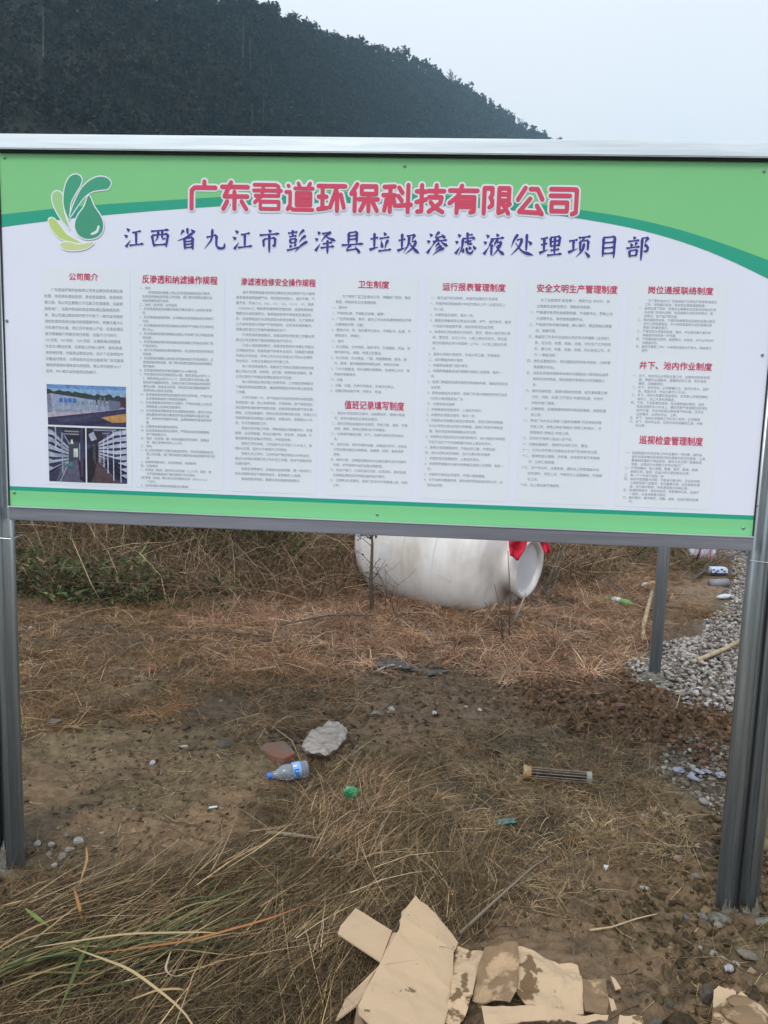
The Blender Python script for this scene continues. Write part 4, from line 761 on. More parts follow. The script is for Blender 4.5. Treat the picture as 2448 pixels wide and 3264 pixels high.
def tufts(name, poly, per_m2, per, L, wd, cols, label, seed, droop=.75, curl=.75, up=.9, rad=.02, hvar=.18, clump=.3, thr=.4, az=None):
    g = np.random.default_rng(seed); hvar = hvar + .06; c = scatter(poly, per_m2, g, clump, thr, seed); m_ = len(c); k = np.maximum(4, (per * g.uniform(.4, 1.6, m_)).astype(int)); idx = np.repeat(np.arange(m_), k); n = len(idx)
    ph = g.uniform(0, 6.283, n) if az is None else az(c[idx], g) + g.normal(size=n) * .7
    ro = rad * np.sqrt(g.random(n)) * g.uniform(.5, 2.2, m_)[idx]; P = c[idx] + np.stack([np.cos(ph) * ro, np.sin(ph) * ro, 0 * ro], -1); P[:, 2] = height(P[:, 0], P[:, 1]) - .003
    lean = g.normal(size=(m_, 2))[idx] * .35; D = np.stack([np.cos(ph) * .8 + lean[:, 0], np.sin(ph) * .8 + lean[:, 1], up * g.uniform(.3, 1.5, n)], -1)
    sc_ = g.uniform(.55, 1.35, m_)[idx]; tc_ = np.array([srgb(*q) for q in cols])[g.integers(0, len(cols), m_)] * np.exp(g.normal(size=(m_, 1)) * .27 - .02)
    col = (tc_[idx] * .7 + .3 * np.array([srgb(*q) for q in cols])[g.integers(0, len(cols), n)]) * np.exp(g.normal(size=(n, 1)) * hvar)
    return blades(name, P, D, g.uniform(L[0], L[1], n) * sc_, g.uniform(wd[0], wd[1], n), col, droop, curl, 4, g, label)
# green undergrowth left
zgreen = [(-5.5, 4.2), (-3.4, 3.5), (-1.4, 3.3), (-.9, 4.3), (-2.0, 6.4), (-5.5, 6.8)]
P = scatter(zgreen, 2600, G, .6, .40, 3); n = len(P)
blades('green_undergrowth', P + np.array([0, 0, 1.0]) * (G.random(n) ** 2 * .35)[:, None], rdir(n, G, 1.0), G.uniform(.04, .16, n), G.uniform(.010, .026, n), palette(n, [(78, 90, 52), (62, 76, 46), (104, 110, 66), (50, 60, 38), (120, 104, 78)], G, .25), .4, .5, 3, G, 'low green weeds among the dry stalks at the left')
P = scatter([(1.4, 5.6), (3.2, 5.6), (3.4, 8.0), (1.4, 8.0)], 300, G); n = len(P)
blades('far_green_weeds', P, rdir(n, G, 1.2), G.uniform(.1, .35, n), G.uniform(.012, .024, n), palette(n, [(70, 84, 42), (100, 84, 60), (120, 98, 74)], G, .25), .4, .5, 3, G, 'far green and brown weeds behind the steel post')
# pinkish matted grass below the tank
zp_ = Z_PINK; _x = ([(620, 1960), (760, 1900), (1000, 1860), (1150, 1850), (1300, 1900), (1700, 1930), (1760, 1830), (2080, 1820), (2090, 1960), (2040, 2100), (1960, 2140), (1700, 2190), (1400, 2130), (1200, 2150), (1000, 2190), (700, 2120), (560, 2040)])
tufts('reddish_grass_tufts', zp_, 150, 46, (.05, .15), (.0022, .0042), PINK + [(226, 196, 166), (136, 96, 70)], 'curly reddish tan grass tufts in front of the white tank', 301, clump=.35, thr=.33)
P = scatter(zp_, 2200, G, .3, .36, 5); n = len(P)
blades('matted_reddish_grass', P, rdir(n, G, 1.0), G.uniform(.05, .20, n), G.uniform(.0025, .005, n), palette(n, PINK, G, .22), .55, .8, 4, G, 'matted reddish dry grass in front of the white tank')
# left middle
zl = Z_LEFTG; _x = ([(-100, 1950), (620, 1930), (800, 2020), (1050, 2160), (1130, 2260), (900, 2380), (640, 2330), (420, 2260), (160, 2330), (-100, 2400)])
tufts('brown_grass_tufts', zl, 150, 40, (.035, .12), (.0018, .0036), [(176, 144, 108), (136, 106, 76), (108, 86, 60), (196, 168, 132), (88, 72, 50), (150, 104, 68), (104, 94, 60)], 'small curly brown grass tufts left of the middle', 303, clump=.3, thr=.40)
P = scatter(zl, 2000, G, .3, .40, 7); n = len(P)
blades('thin_brown_grass', P, rdir(n, G, .9), G.uniform(.05, .20, n), G.uniform(.0022, .0042, n), palette(n, [(160, 130, 96), (132, 104, 74), (112, 88, 62), (182, 154, 120), (96, 82, 58), (150, 112, 76)], G, .25), .6, .8, 4, G, 'thin brown grass on the ground left of the middle')
# middle olive tufts
zm = Z_MID; _x = ([(1120, 2430), (1450, 2370), (1750, 2300), (2050, 2380), (2160, 2560), (2260, 2650), (2150, 2760), (1900, 2700), (1650, 2720), (1500, 2820), (1250, 2800), (1050, 2650), (1000, 2520)])
tufts('olive_curly_tufts', zm, 560, 34, (.025, .085), (.0012, .0025), OLIV + [(176, 146, 114), (206, 180, 144), (76, 62, 42), (150, 112, 80)], 'short curly olive grass tufts around the filter tube', 305, rad=.012, clump=.22, thr=.38)
P = scatter(zm, 3500, G, .16, .40, 9); n = len(P)
blades('olive_grass_tufts', P, rdir(n, G, 1.0), G.uniform(.04, .14, n), G.uniform(.0014, .0028, n), palette(n, OLIV + [(160, 132, 104)], G, .25), .7, .8, 4, G, 'muddy olive grass tufts in the middle of the ground')
# sparse debris everywhere
zs = gpoly([(-200, 2050), (2400, 2050), (2700, 3400), (-300, 3400)])
P = scatter(zs, 1700, G, .3, .42, 11); n = len(P)
blades('loose_straw', P, rdir(n, G, .25), G.uniform(.02, .13, n), G.uniform(.0012, .003, n), palette(n, OLIV + [(60, 48, 32), (48, 38, 26), (52, 42, 30)], G, .3), .5, .7, 4, G, 'loose bits of straw trodden into the mud', hug=.006)
P = scatter(gpoly([(-100, 1930), (2100, 1900), (2500, 2500), (2600, 3400), (-200, 3400)]), 330, G, .35, .42, 23); n = len(P); P[:, 2] += .008
Vl, Fl = leaf_cards(P, G.uniform(.006, .02, n) * (1 + .25 * (P[:, 1] > 1)), G, .0)
a_ = Vl.reshape(n, 4, 3); a_[:, :, 2] = P[:, None, 2] + (a_[:, :, 2] - P[:, None, 2]) * .35; a_[:, 1, 2] += .006
lv = link('dead_leaves', mesh_np('dead_leaves', Vl, Fl, [M_grass], np.repeat(palette(n, [(88, 72, 54), (66, 54, 40), (106, 86, 66), (132, 110, 88), (76, 64, 48)], G, .25), 4, 0))); tag(lv, 'small curled dead leaves and bark bits over the ground', 'leaf litter', kind='stuff')
tufts('trodden_tufts', gpoly([(40, 2330), (1100, 2200), (1200, 2420), (900, 2640), (700, 2760), (40, 2770)]), 60, 14, (.015, .05), (.0012, .0026), [(92, 78, 54), (70, 58, 40), (116, 98, 70), (56, 46, 32)], 'tiny trodden grass bits on the bare mud at the left', 309, up=.3, clump=.3, thr=.44)
tufts('sparse_mud_tufts', gpoly([(1450, 2850), (2200, 2600), (2350, 2900), (2448, 3264), (1950, 3264), (1850, 3050), (1500, 2980)]), 130, 16, (.015, .06), (.001, .002), [(104, 90, 64), (80, 68, 48), (130, 112, 82), (62, 52, 36)], 'sparse small grass bits on the mud right of the cardboard', 311, up=.4, clump=.25, thr=.44)
tufts('red_soil_tufts', Z_RED, 60, 16, (.02, .09), (.0016, .003), [(150, 124, 94), (112, 88, 62), (90, 74, 52)], 'few dry grass bits on the red soil', 313, up=.6, clump=.3, thr=.46)
tufts('right_grass_tufts', gpoly([(1760, 1760), (2330, 1760), (2300, 1830), (2100, 1870), (2330, 1960), (2200, 2040), (2060, 2110), (1950, 2120), (1780, 1980)]), 110, 36, (.05, .18), (.0025, .005), [(168, 138, 108), (132, 104, 78), (108, 84, 60), (150, 110, 80), (96, 86, 58)], 'brown grass tufts around the steel post and the far path', 315, clump=.4, thr=.38)
# long straw fan lower left
zf = Z_FAN; _x = ([(-200, 2950), (150, 2840), (420, 2800), (700, 2720), (880, 2560), (1000, 2450), (1200, 2520), (1330, 2680), (1480, 2800), (1330, 2930), (1180, 3080), (1150, 3400), (-300, 3500)])
def fan_az(P, g):                                # stalks fan out from lower left to upper right
    c = at(1480, 2330); t = np.arctan2(c[1] - P[:, 1], c[0] - P[:, 0]); return t + g.normal(size=len(P)) * .34
P = scatter(zf, 4600, G, .2, .38, 15); n = len(P); az = fan_az(P, G)
D = np.stack([np.cos(az), np.sin(az), G.uniform(.02, .26, n)], -1)
blades('long_straw', P, D, G.uniform(.12, .52, n), G.uniform(.0016, .0036, n), palette(n, [(190, 162, 124), (112, 94, 66), (132, 110, 80), (96, 80, 56), (84, 70, 48), (150, 126, 92), (74, 62, 42)], G, .25), .26, .2, 4, G, 'long straw stalks fanning across the lower left ground', hug=.012)
tufts('dark_straw_tufts', zf, 300, 34, (.04, .15), (.0012, .0024), [(104, 88, 62), (80, 66, 46), (128, 108, 78), (66, 54, 38), (148, 124, 92)], 'dull curled grass under the long straw', 307, clump=.25, thr=.36)
P = scatter(zf, 3500, G, .2, .42, 17); n = len(P)
blades('short_straw_tangle', P, rdir(n, G, .5), G.uniform(.05, .2, n), G.uniform(.0013, .0026, n), palette(n, [(112, 94, 66), (86, 72, 50), (136, 114, 84), (66, 54, 38)], G, .25), .4, .8, 4, G, 'tangle of short dull straw under the long stalks', hug=.006)
bp, bd, bl, bc = [], [], [], []
for k in range(22):
    px_, py_ = G.uniform(60, 1250), G.uniform(2560, 3200)
    if not inpoly(np.array([at(px_, py_)[0]]), np.array([at(px_, py_)[1]]), zf)[0]: continue
    c_ = on(px_, py_, .02); n = int(G.uniform(6, 24)); a0 = fan_az(np.array([c_]), G)[0] * .6 + .4 * math.radians(48); L0 = G.uniform(.25, .5)
    a_ = a0 + G.normal(size=n) * .24; o_ = np.stack([G.normal(size=n) * .06, G.normal(size=n) * .06, G.uniform(0, .03, n)], -1)
    bp.append(c_ + o_); bd.append(np.stack([np.cos(a_), np.sin(a_), G.uniform(-.02, .16, n)], -1)); bl.append(L0 * G.uniform(.5, 1.15, n)); bc.append(palette(n, [(184, 158, 120), (160, 134, 98), (140, 116, 84), (204, 180, 144)], G, .22))
bp, bd, bl, bc = [np.concatenate(q) for q in (bp, bd, bl, bc)]; n = len(bp)
blades('pale_straw_bundles', bp, bd, bl, G.uniform(.0015, .0030, n), bc, .2, .18, 4, G, 'pale straight straw lying in loose bundles over the dull grass', hug=.02)
zt_ = gpoly([(860, 2520), (1120, 2480), (1250, 2600), (1180, 2760), (900, 2780), (760, 2700)])
P = scatter(zt_, 6500, G, .15, .38, 19); n = len(P); az = fan_az(P, G); D = np.stack([np.cos(az) + .5 * G.normal(size=n), np.sin(az) + .5 * G.normal(size=n), G.uniform(.1, 1.1, n)], -1)
blades('straw_tuft', P, D, G.uniform(.08, .24, n), G.uniform(.0014, .0028, n), palette(n, STRAW + PINK, G, .2), .35, .35, 4, G, 'upright pale straw tuft below the water bottle')
# green broad blades lower left
def arc_blade(pts, wd, n=10):
    p = np.array(pts, float); L = np.concatenate([[0], np.cumsum(np.linalg.norm(np.diff(p, axis=0), axis=1))]); t = np.linspace(0, L[-1], n); q = np.stack([np.interp(t, L, p[:, k]) for k in range(3)], -1)
    for _ in range(2): q[1:-1] = (q[:-2] + 2 * q[1:-1] + q[2:]) / 4
    d = np.gradient(q, axis=0); s_ = np.cross(d, [0, 0, 1.0]); s_ /= np.linalg.norm(s_, axis=1)[:, None] + 1e-9; w_ = wd * np.sin(np.linspace(.35, math.pi - .02, n))[:, None] / 2
    V_ = np.stack([q - s_ * w_, q - np.array([0, 0, 1]) * w_ * .35, q + s_ * w_], 1).reshape(-1, 3); F_ = []
    for k in range(n - 1): F_ += [(3 * k, 3 * k + 1, 3 * k + 4, 3 * k + 3), (3 * k + 1, 3 * k + 2, 3 * k + 5, 3 * k + 4)]
    return V_, np.array(F_)
Vs, Fs, Cs, nn_ = [], [], [], 0
for k in range(75):
    px = G.uniform(-160, 520); py = 3170 - .28 * px + G.normal() * 48; L = G.uniform(260, 620); a = math.radians(G.normal(17, 8))
    pts_ = []
    for t in np.linspace(0, 1, 5):
        q = at(px + math.cos(a) * L * t, py - math.sin(a) * L * t + 22 * t * t * G.uniform(-1, 1)); q[2] = hz(q[0], q[1]) + .02 + .05 * math.sin(t * 2.6) * G.uniform(.5, 1.3) ; pts_.append(q)
    V_, F_ = arc_blade(pts_, G.uniform(.003, .0085)); c0 = np.array(srgb(*[(84, 92, 54), (108, 108, 64), (62, 74, 44), (140, 126, 84), (160, 136, 98)][G.integers(0, 5)])) * G.uniform(.8, 1.2)
    Vs.append(V_); Fs.append(F_ + nn_); nn_ += len(V_); Cs.append(np.tile(c0, (len(V_), 1)))
o = link('green_blades', mesh_np('green_blades', np.concatenate(Vs), np.concatenate(Fs), [M_grass], np.concatenate(Cs), True)); tag(o, 'long half green grass blades lying in the lower left corner', 'grass', kind='stuff')
# a few single blades one can follow
SB = [([(110, 3020, .16), (400, 2975, .16), (700, 2970, .15), (740, 3005, .05)], .009, (190, 165, 128), 'pale arching dry blade with a bent tip above the green blades'),
      ([(300, 3040, .05), (600, 3000, .10), (870, 2925, .12), (1010, 2870, .06)], .010, (176, 118, 72), 'long orange-brown blade running right from the green blades'),
      ([(230, 3020, .12), (420, 3090, .18), (600, 3230, .14), (690, 3420, .05)], .009, (196, 172, 128), 'long pale blade curving down to the bottom edge'),
      ([(410, 3190, .03), (500, 3155, .08), (580, 3150, .08), (620, 3188, .02)], .009, (188, 160, 116), 'short hooked tan blade low at the left'),
      ([(80, 2895, .06), (130, 2935, .07), (180, 2965, .03)], .014, (126, 138, 78), 'short broad green blade tip left of the straw'),
      ([(545, 3030, .08), (525, 3090, .09), (545, 3112, .07), (600, 3108, .05)], .006, (190, 172, 148), 'thin curled pale ribbon of grass in the straw'),
      ([(275, 2700, .14), (278, 2740, .12), (250, 2830, .03)], .008, (172, 132, 92), 'upright bent dry stem near the left post'),
      ([(236, 2830, .05), (255, 2900, .07), (268, 2960, .02)], .010, (176, 126, 80), 'broad tan dry leaf hanging below the bent stem'),
      ([(690, 2790, .04), (830, 2700, .12), (935, 2620, .16)], .006, (206, 178, 132), 'straight bright straw pointing up towards the bottle'),
      ([(300, 2960, .05), (230, 3120, .10), (170, 3270, .04)], .012, (92, 106, 56), 'green blade crossing the others downwards at the left')]
for pts_, wd, c, lab in SB:
    q = [];
    for a, b, lift in pts_: r_ = on(a, b, lift); q.append(r_)
    V_, F_ = arc_blade(q, wd, 18); o0_ = V_.mean(0); o = link('grass_blade', mesh_np('grass_blade', V_ - o0_, F_, [M_grass], np.tile(srgb(*c), (len(V_), 1)), True), None, o0_); tag(o, lab, 'grass blade')

# ------------------------------------------------------------------ stones and clods (stuff)
def ico(sub=1):
    b = bmesh.new(); bmesh.ops.create_icosphere(b, subdivisions=sub, radius=1.0); V_ = np.array([v.co[:] for v in b.verts]); F_ = np.array([[v.index for v in f.verts] for f in b.faces]); b.free(); return V_, F_
IV, IF = ico(1)
def stones(name, P, R, col, mt, label, cat, g, squash=.65, rough=.22, smooth=False):
    n = len(P); m_ = len(IV); sc_ = R[:, None] * np.stack([g.uniform(.7, 1.3, n), g.uniform(.6, 1.0, n), g.uniform(squash * .7, squash * 1.2, n)], -1)
    V_ = IV[None] * (1 + rough * g.normal(size=(n, m_, 1)) * .6); k = g.normal(size=(n, 3)) * 1.6; V_ = V_ * (1 + rough * np.sin((V_ * k[:, None]).sum(-1, keepdims=True) + g.uniform(0, 6, (n, 1, 1))))
    V_ = V_ * sc_[:, None]; a = g.uniform(0, 6.28, n); c, s_ = np.cos(a)[:, None], np.sin(a)[:, None]; t = g.normal(size=n)[:, None] * .35
    x, y, z_ = V_[..., 0], V_[..., 1], V_[..., 2]; y, z_ = y * np.cos(t) - z_ * np.sin(t), y * np.sin(t) + z_ * np.cos(t); V_ = np.stack([x * c - y * s_, x * s_ + y * c, z_], -1) + P[:, None]
    F_ = IF[None] + (np.arange(n) * m_)[:, None, None]
    o = link(name, mesh_np(name, V_.reshape(-1, 3), F_.reshape(-1, 3), [mt], np.repeat(col, m_, 0), smooth)); return tag(o, label, cat, kind='stuff')
P = scatter(Z_GRAV, 2300, G); P = P[P[:, 0] < 4.3]; n = len(P); P[:, 2] += G.uniform(0, .03, n)
GR = [(176, 170, 164), (156, 148, 144), (132, 126, 120), (184, 176, 170), (146, 136, 122), (104, 98, 96), (166, 156, 142)]
stones('gravel', P, G.uniform(.008, .0205, n), palette(n, GR, G, .15), M_stone, 'bed of grey crushed stone beyond the right posts', 'gravel', G)
P = scatter(Z_GRAV2, 3400, G); n = len(P); P[:, 2] += G.uniform(0, .012, n)
stones('gravel_patch', P, G.uniform(.006, .016, n), palette(n, [(132, 122, 108), (110, 100, 86), (160, 152, 142), (96, 84, 70)], G, .2), M_stone, 'smaller muddy gravel patch left of the right posts', 'gravel', G)
def clods(z_, dens, lo_, hi_, cols, name, lab, thr=.35, sd=0):
    P = scatter(z_, dens, G, .25, thr, sd); n = len(P); P[:, 2] += .004
    stones(name, P, lo_ + (hi_ - lo_) * G.random(n) ** 2.2, palette(n, cols, G, .18), M_clod, lab, 'soil', G, .8, .3, False)
clods(Z_RED, 3600, .004, .022, [(120, 90, 68), (102, 78, 58), (88, 68, 50), (134, 104, 80)], 'red_soil_clods', 'reddish dug soil clods between the tufts and the gravel', .3, 31)
clods(Z_CLOD, 2000, .005, .024, [(92, 78, 56), (78, 66, 46), (106, 90, 68)], 'muddy_clods', 'brown mud clods around the foot of the right posts', .4, 33)
clods(Z_CLOD2, 2800, .005, .022, [(98, 80, 56), (84, 68, 46), (112, 82, 58)], 'soil_crumbs', 'brown soil crumbs around the foot of the left post', .4, 35)
clods(gpoly([(1850, 2680), (2300, 2560), (2460, 3100), (2300, 3264), (1980, 3080)]), 500, .010, .034, [(92, 79, 57), (80, 68, 48), (108, 92, 70)], 'big_mud_clods', 'larger mud clods trodden around the right posts', .47, 38)
clods(gpoly([(1500, 2560), (2300, 2500), (2500, 3000), (1900, 3050), (1400, 2900)]), 900, .004, .014, [(104, 90, 64), (90, 78, 54), (116, 100, 76)], 'mud_crumbs', 'small mud crumbs over the trodden ground right of the cardboard', .47, 37)
clods(gpoly([(50, 2300), (1100, 2200), (1900, 2100), (2000, 2250), (1000, 2450), (800, 2650), (60, 2750)]), 420, .003, .012, [(110, 94, 70), (90, 78, 56), (122, 104, 80), (140, 134, 120)], 'scattered_crumbs', 'sparse crumbs and grit on the bare mud', .45, 39)

clods(gpoly([(1050, 2150), (1750, 2130), (2000, 2350), (1500, 2500), (1150, 2480)]), 900, .003, .014, [(112, 94, 72), (94, 78, 58), (126, 106, 84)], 'damp_mud_crumbs', 'damp mud crumbs on the bare ground behind the filter tube', .42, 41)
clods(gpoly([(50, 2380), (700, 2330), (900, 2500), (640, 2740), (60, 2770)]), 800, .003, .013, [(108, 94, 72), (92, 80, 60), (122, 106, 84)], 'flat_mud_crumbs', 'small mud crumbs on the bare ground by the left post', .42, 43)
# ------------------------------------------------------------------ single stones
def stone(px, py, wpx, hpx, col, label, seed, group='loose stones on the mud', name='stone'):
    p = on(px, py + hpx * .35); dd = np.linalg.norm(p - CAM); r = wpx / F_PX * dd / 2; h = hpx / F_PX * dd / 2
    gm_ = sum(col) / 3; col = tuple(.45 * c_ + .55 * q_ for c_, q_ in zip(col, (gm_ * 1.02, gm_ * .98, gm_ * .93))); m = MB(p); m.blob(p + np.array([0, 0, h * .35]), (r, r * .75, h * .85), 2, .5, seed, seed * .7); mt = mat('stone_' + str(seed), srgb(*col), .8, var=tuple(.7 * c for c in srgb(*col)), vscale=30, bump=.3, bscale=60)
    return solo(m, name, mt, label, 'stone', group)
ST = [(118, 2688, 26, 20, (158, 152, 144), 'pale round stone leftmost of the cluster right of the left post'), (166, 2690, 20, 16, (140, 134, 126), 'small grey stone second in the cluster right of the left post'),
      (248, 2676, 34, 24, (150, 142, 134), 'largest grey stone at the top right of the left post cluster'), (222, 2708, 28, 20, (138, 128, 116), 'dull stone just below the largest in the left post cluster'),
      (195, 2728, 24, 24, (134, 126, 116), 'upright brownish stone in the middle of the left post cluster'), (158, 2722, 26, 16, (120, 112, 102), 'flat half buried stone in the left post cluster'), (175, 2756, 20, 18, (150, 144, 136), 'lowest small pale stone of the left post cluster'),
      (316, 2795, 28, 24, (130, 108, 92), 'brown stone on red soil near the lower straw'), (214, 2660, 20, 14, (120, 104, 88), 'small brown stone above the left post cluster'),
      (486, 2430, 26, 20, (176, 186, 206), 'small bluish white stone on bare mud at the left'), (586, 2378, 28, 14, (176, 166, 152), 'flat pale stone above the bare mud left of the bottle'), (168, 2300, 44, 30, (112, 104, 104), 'dark grey stone on the mud near the left post'),
      (712, 2372, 44, 30, (104, 90, 76), 'flat brown stone left of the red tile'), (1062, 2302, 26, 20, (116, 104, 86), 'small square stone above the wrapped bundle'), (100, 2000, 16, 12, (180, 176, 170), 'tiny white pebble by the left post in the grass'),
      (1246, 2258, 22, 18, (196, 192, 186), 'small white stone on bare mud right of the bundle'), (1196, 2272, 32, 18, (140, 130, 112), 'flat dull stone left of the small white one'), (1384, 2270, 20, 16, (192, 194, 198), 'round white stone on the mud in the middle'), (1428, 2298, 14, 10, (190, 184, 176), 'tiny pale pebble below the round white stone'), 
      (1528, 2262, 18, 8, (204, 198, 188), 'thin white chip on the mud right of centre'), (1484, 2252, 16, 8, (190, 182, 168), 'thin pale chip left of the other white chip'), (1106, 2260, 30, 16, (104, 100, 94), 'flat dark stone on the mud above the bundle'),
      (2050, 2598, 22, 20, (146, 136, 124), 'grey stone left of two in the mud below the gravel patch'), (2122, 2594, 20, 16, (170, 160, 144), 'pale stone right of two in the mud below the gravel patch'), (2054, 2830, 26, 24, (150, 144, 132), 'angular grey stone on mud left of the right posts'),
      (2164, 2732, 34, 20, (158, 128, 98), 'tan flat stone in the mud left of the right posts'), (2222, 2694, 22, 20, (156, 120, 92), 'orange tinted stone near the right posts'), (2216, 2790, 30, 16, (118, 112, 110), 'dark flat stone close to the right posts'),
      (2240, 2920, 28, 20, (110, 106, 104), 'dark grey stone just below the right posts'), (2258, 2952, 22, 24, (104, 108, 116), 'bluish stone just below the right posts'), (2286, 2946, 34, 18, (132, 126, 112), 'flat tan stone just below the right posts'), (2184, 2922, 20, 22, (96, 100, 108), 'small bluish pebble left of those below the right posts'),
      (2240, 3022, 26, 14, (146, 142, 134), 'pale flat stone above the lower right chips'), (2272, 3036, 22, 16, (150, 144, 136), 'pale stone next to the flat one at lower right'), (2296, 3054, 26, 22, (96, 110, 136), 'slate blue stone at the lower right'), (2324, 3082, 28, 18, (158, 164, 180), 'light blue-grey chip at the lower right'), (2346, 3072, 24, 20, (160, 154, 140), 'pale chip beside the blue-grey one at lower right'), (2376, 3040, 52, 22, (128, 112, 88), 'long brown stone right of the chips at lower right'),
      (2252, 3160, 44, 60, (96, 78, 60), 'large upright brown clod above the right cardboard'), (2096, 3252, 40, 26, (96, 90, 84), 'dark stone at the bottom edge between the cardboards'), (2152, 3256, 40, 24, (104, 100, 98), 'dark stone at the bottom edge nearer the right cardboard'), (2130, 3194, 30, 18, (88, 78, 62), 'mud coloured stone above the bottom edge pair'),
      (2236, 2374, 26, 18, (150, 78, 56), 'small orange brick chip above the gravel patch'), (2228, 2446, 22, 16, (196, 190, 182), 'white stone in the muddy gravel patch'), (2246, 2462, 28, 22, (204, 200, 190), 'brightest round white stone in the muddy gravel patch'), (2206, 2446, 24, 18, (170, 162, 154), 'pale stone left of the brightest in the gravel patch'), (2242, 2552, 30, 24, (156, 144, 132), 'pale stone at the lower edge of the gravel patch'),
      (1975, 2246, 46, 30, (132, 74, 60), 'reddish lump in the dug red soil'), (1954, 2050, 22, 12, (186, 168, 148), 'tiny pale stone in grass left of the steel post'), (2050, 2116, 24, 12, (176, 170, 160), 'pale stone left of the foot of the steel post')]
for k, (a, b, c, d, col, lab) in enumerate(ST): stone(a, b, c, d, col, lab, 200 + k)

# red tile fragment
p = on(890, 2428); m = MB(p); q = [on(828, 2392, .012), on(846, 2374, .02), on(905, 2368, .022), on(930, 2392, .022), on(940, 2408, .02), on(905, 2424, .016), on(872, 2418, .012)]
for dz, in ((0,),):
    top = [np.array(v_) + np.array([0, 0, .010]) for v_ in q]; bot = [np.array(v_) - np.array([0, .006, .02]) for v_ in q]
    m.poly(top[::-1]); m.poly(bot)
    for i in range(len(q)): m.poly([top[i], top[(i + 1) % 7], bot[(i + 1) % 7], bot[i]])
bmesh.ops.bevel(m.bm, geom=list(m.bm.edges), offset=.004, segments=2, affect='EDGES')
solo(m, 'tile_fragment', M_brick, 'broken reddish brown tile piece lying beside the wrapped bundle', 'tile')
# wrapped bundle
c = on(1032, 2375); dd = np.linalg.norm(c - CAM); r = 150 / F_PX * dd / 2
m = MB(c)
def loft_slab(m, rings):                         # closed outline rings from the ground up, then a cap
    vr = [[m.bm.verts.new(Vector((v_ - m.off_np).tolist())) for v_ in rg] for rg in rings]
    for a_, b_ in zip(vr, vr[1:]):
        for i_ in range(len(a_)): m.bm.faces.new((a_[i_], a_[(i_ + 1) % len(a_)], b_[(i_ + 1) % len(a_)], b_[i_]))
    m.bm.faces.new(vr[-1])
m.off_np = np.array(c)
ol = [(962, 2388), (978, 2404), (1012, 2412), (1036, 2416), (1070, 2396), (1100, 2364), (1104, 2336), (1086, 2318), (1046, 2316), (1020, 2334), (990, 2340), (974, 2362)]
lo_r = [at(a_, b_, .0) for a_, b_ in ol]; cen = np.mean(lo_r, axis=0)
hi = [at(a_, b_ - 4, .045) for a_, b_ in ol]; top_ = [cen + (h_ - cen) * .88 + np.array([0, .01, .018]) for h_ in hi]; top2 = [cen + (h_ - cen) * .5 + np.array([0, .012, .026]) for h_ in hi]
zc = hz(c[0], c[1]); sh_ = np.array([0, 0, zc - .004]); loft_slab(m, [[v_ + sh_ for v_ in q_] for q_ in (lo_r, [(a_ + b_) / 2 + (a_ - cen) * .04 for a_, b_ in zip(lo_r, hi)], hi, top_, top2)])
for _ in range(3):
    bmesh.ops.subdivide_edges(m.bm, edges=[e for e in m.bm.edges if e.calc_length() > .012], cuts=1); bmesh.ops.triangulate(m.bm, faces=m.bm.faces)
for vtx in m.bm.verts:
    q = vtx.co; s_ = math.sin(q.x * 60 - q.y * 95 + 3 * math.sin(q.y * 50 + q.x * 20)) + .6 * math.sin(q.x * 150 + q.y * 90) ; k_ = float(fbm(np.array([q.x * 1.0]), np.array([q.y * 2]), .05, 301, 2)[0]) - .5
    vtx.co.z += .0028 * s_ + .018 * k_ * (q.z > .01); vtx.co.x += .0015 * s_
solo(m, 'wrapped_bundle', M_bag, 'crumpled dirty white plastic wrapped bundle on the mud', 'plastic bundle')
# water bottle
a = on(851, 2474, .022); b = on(981, 2448, .034); axv = b - a; axv = axv / np.linalg.norm(axv); Lb = np.linalg.norm(b - a); R0 = .036
bot = empty('water_bottle', a - np.array([0, 0, .02]), 'crushed clear plastic bottle with blue cap and blue label', 'bottle'); off = np.array(bot.location)
s_ = Lb / .22
pr = [(.028, .0135), (.034, .0135), (.05, .019), (.075, .029), (.10, .034), (.12, .0355), (.128, .034), (.18, .0345), (.19, .036), (.214, .036), (.22, .031), (.219, .01), (.219, 0)]
m = MB(off); fine = []
for q0, q1 in zip(pr, pr[1:]):
    for k in range(3): fine.append((q0[0] + (q1[0] - q0[0]) * k / 3, q0[1] + (q1[1] - q0[1]) * k / 3))
RS = 1.22; fine.append(pr[-1]); m.lathe([(t * s_, r_ * s_ * RS) for t, r_ in fine], a, axv, 28)
for vtx in m.bm.verts: vtx.co += Vector((0, 0, 1)) * .0015 * math.sin(vtx.co.x * 90 + vtx.co.y * 60)
m.build('bottle_body', M_pet, bot, True)
MB(off).lathe([(0, 0), (.0005, .015 * s_), (.016 * s_, .0155 * s_), (.026 * s_, .0155 * s_), (.027 * s_, .012 * s_)], a, axv, 20).build('cap', M_blue, bot)
mlab = mat('bottle_label', srgb(120, 175, 235), .4); MB(off).lathe([(.135 * s_, .0366 * s_ * RS), (.178 * s_, .0366 * s_ * RS)], a, axv, 28).build('label_band', mlab, bot, True)
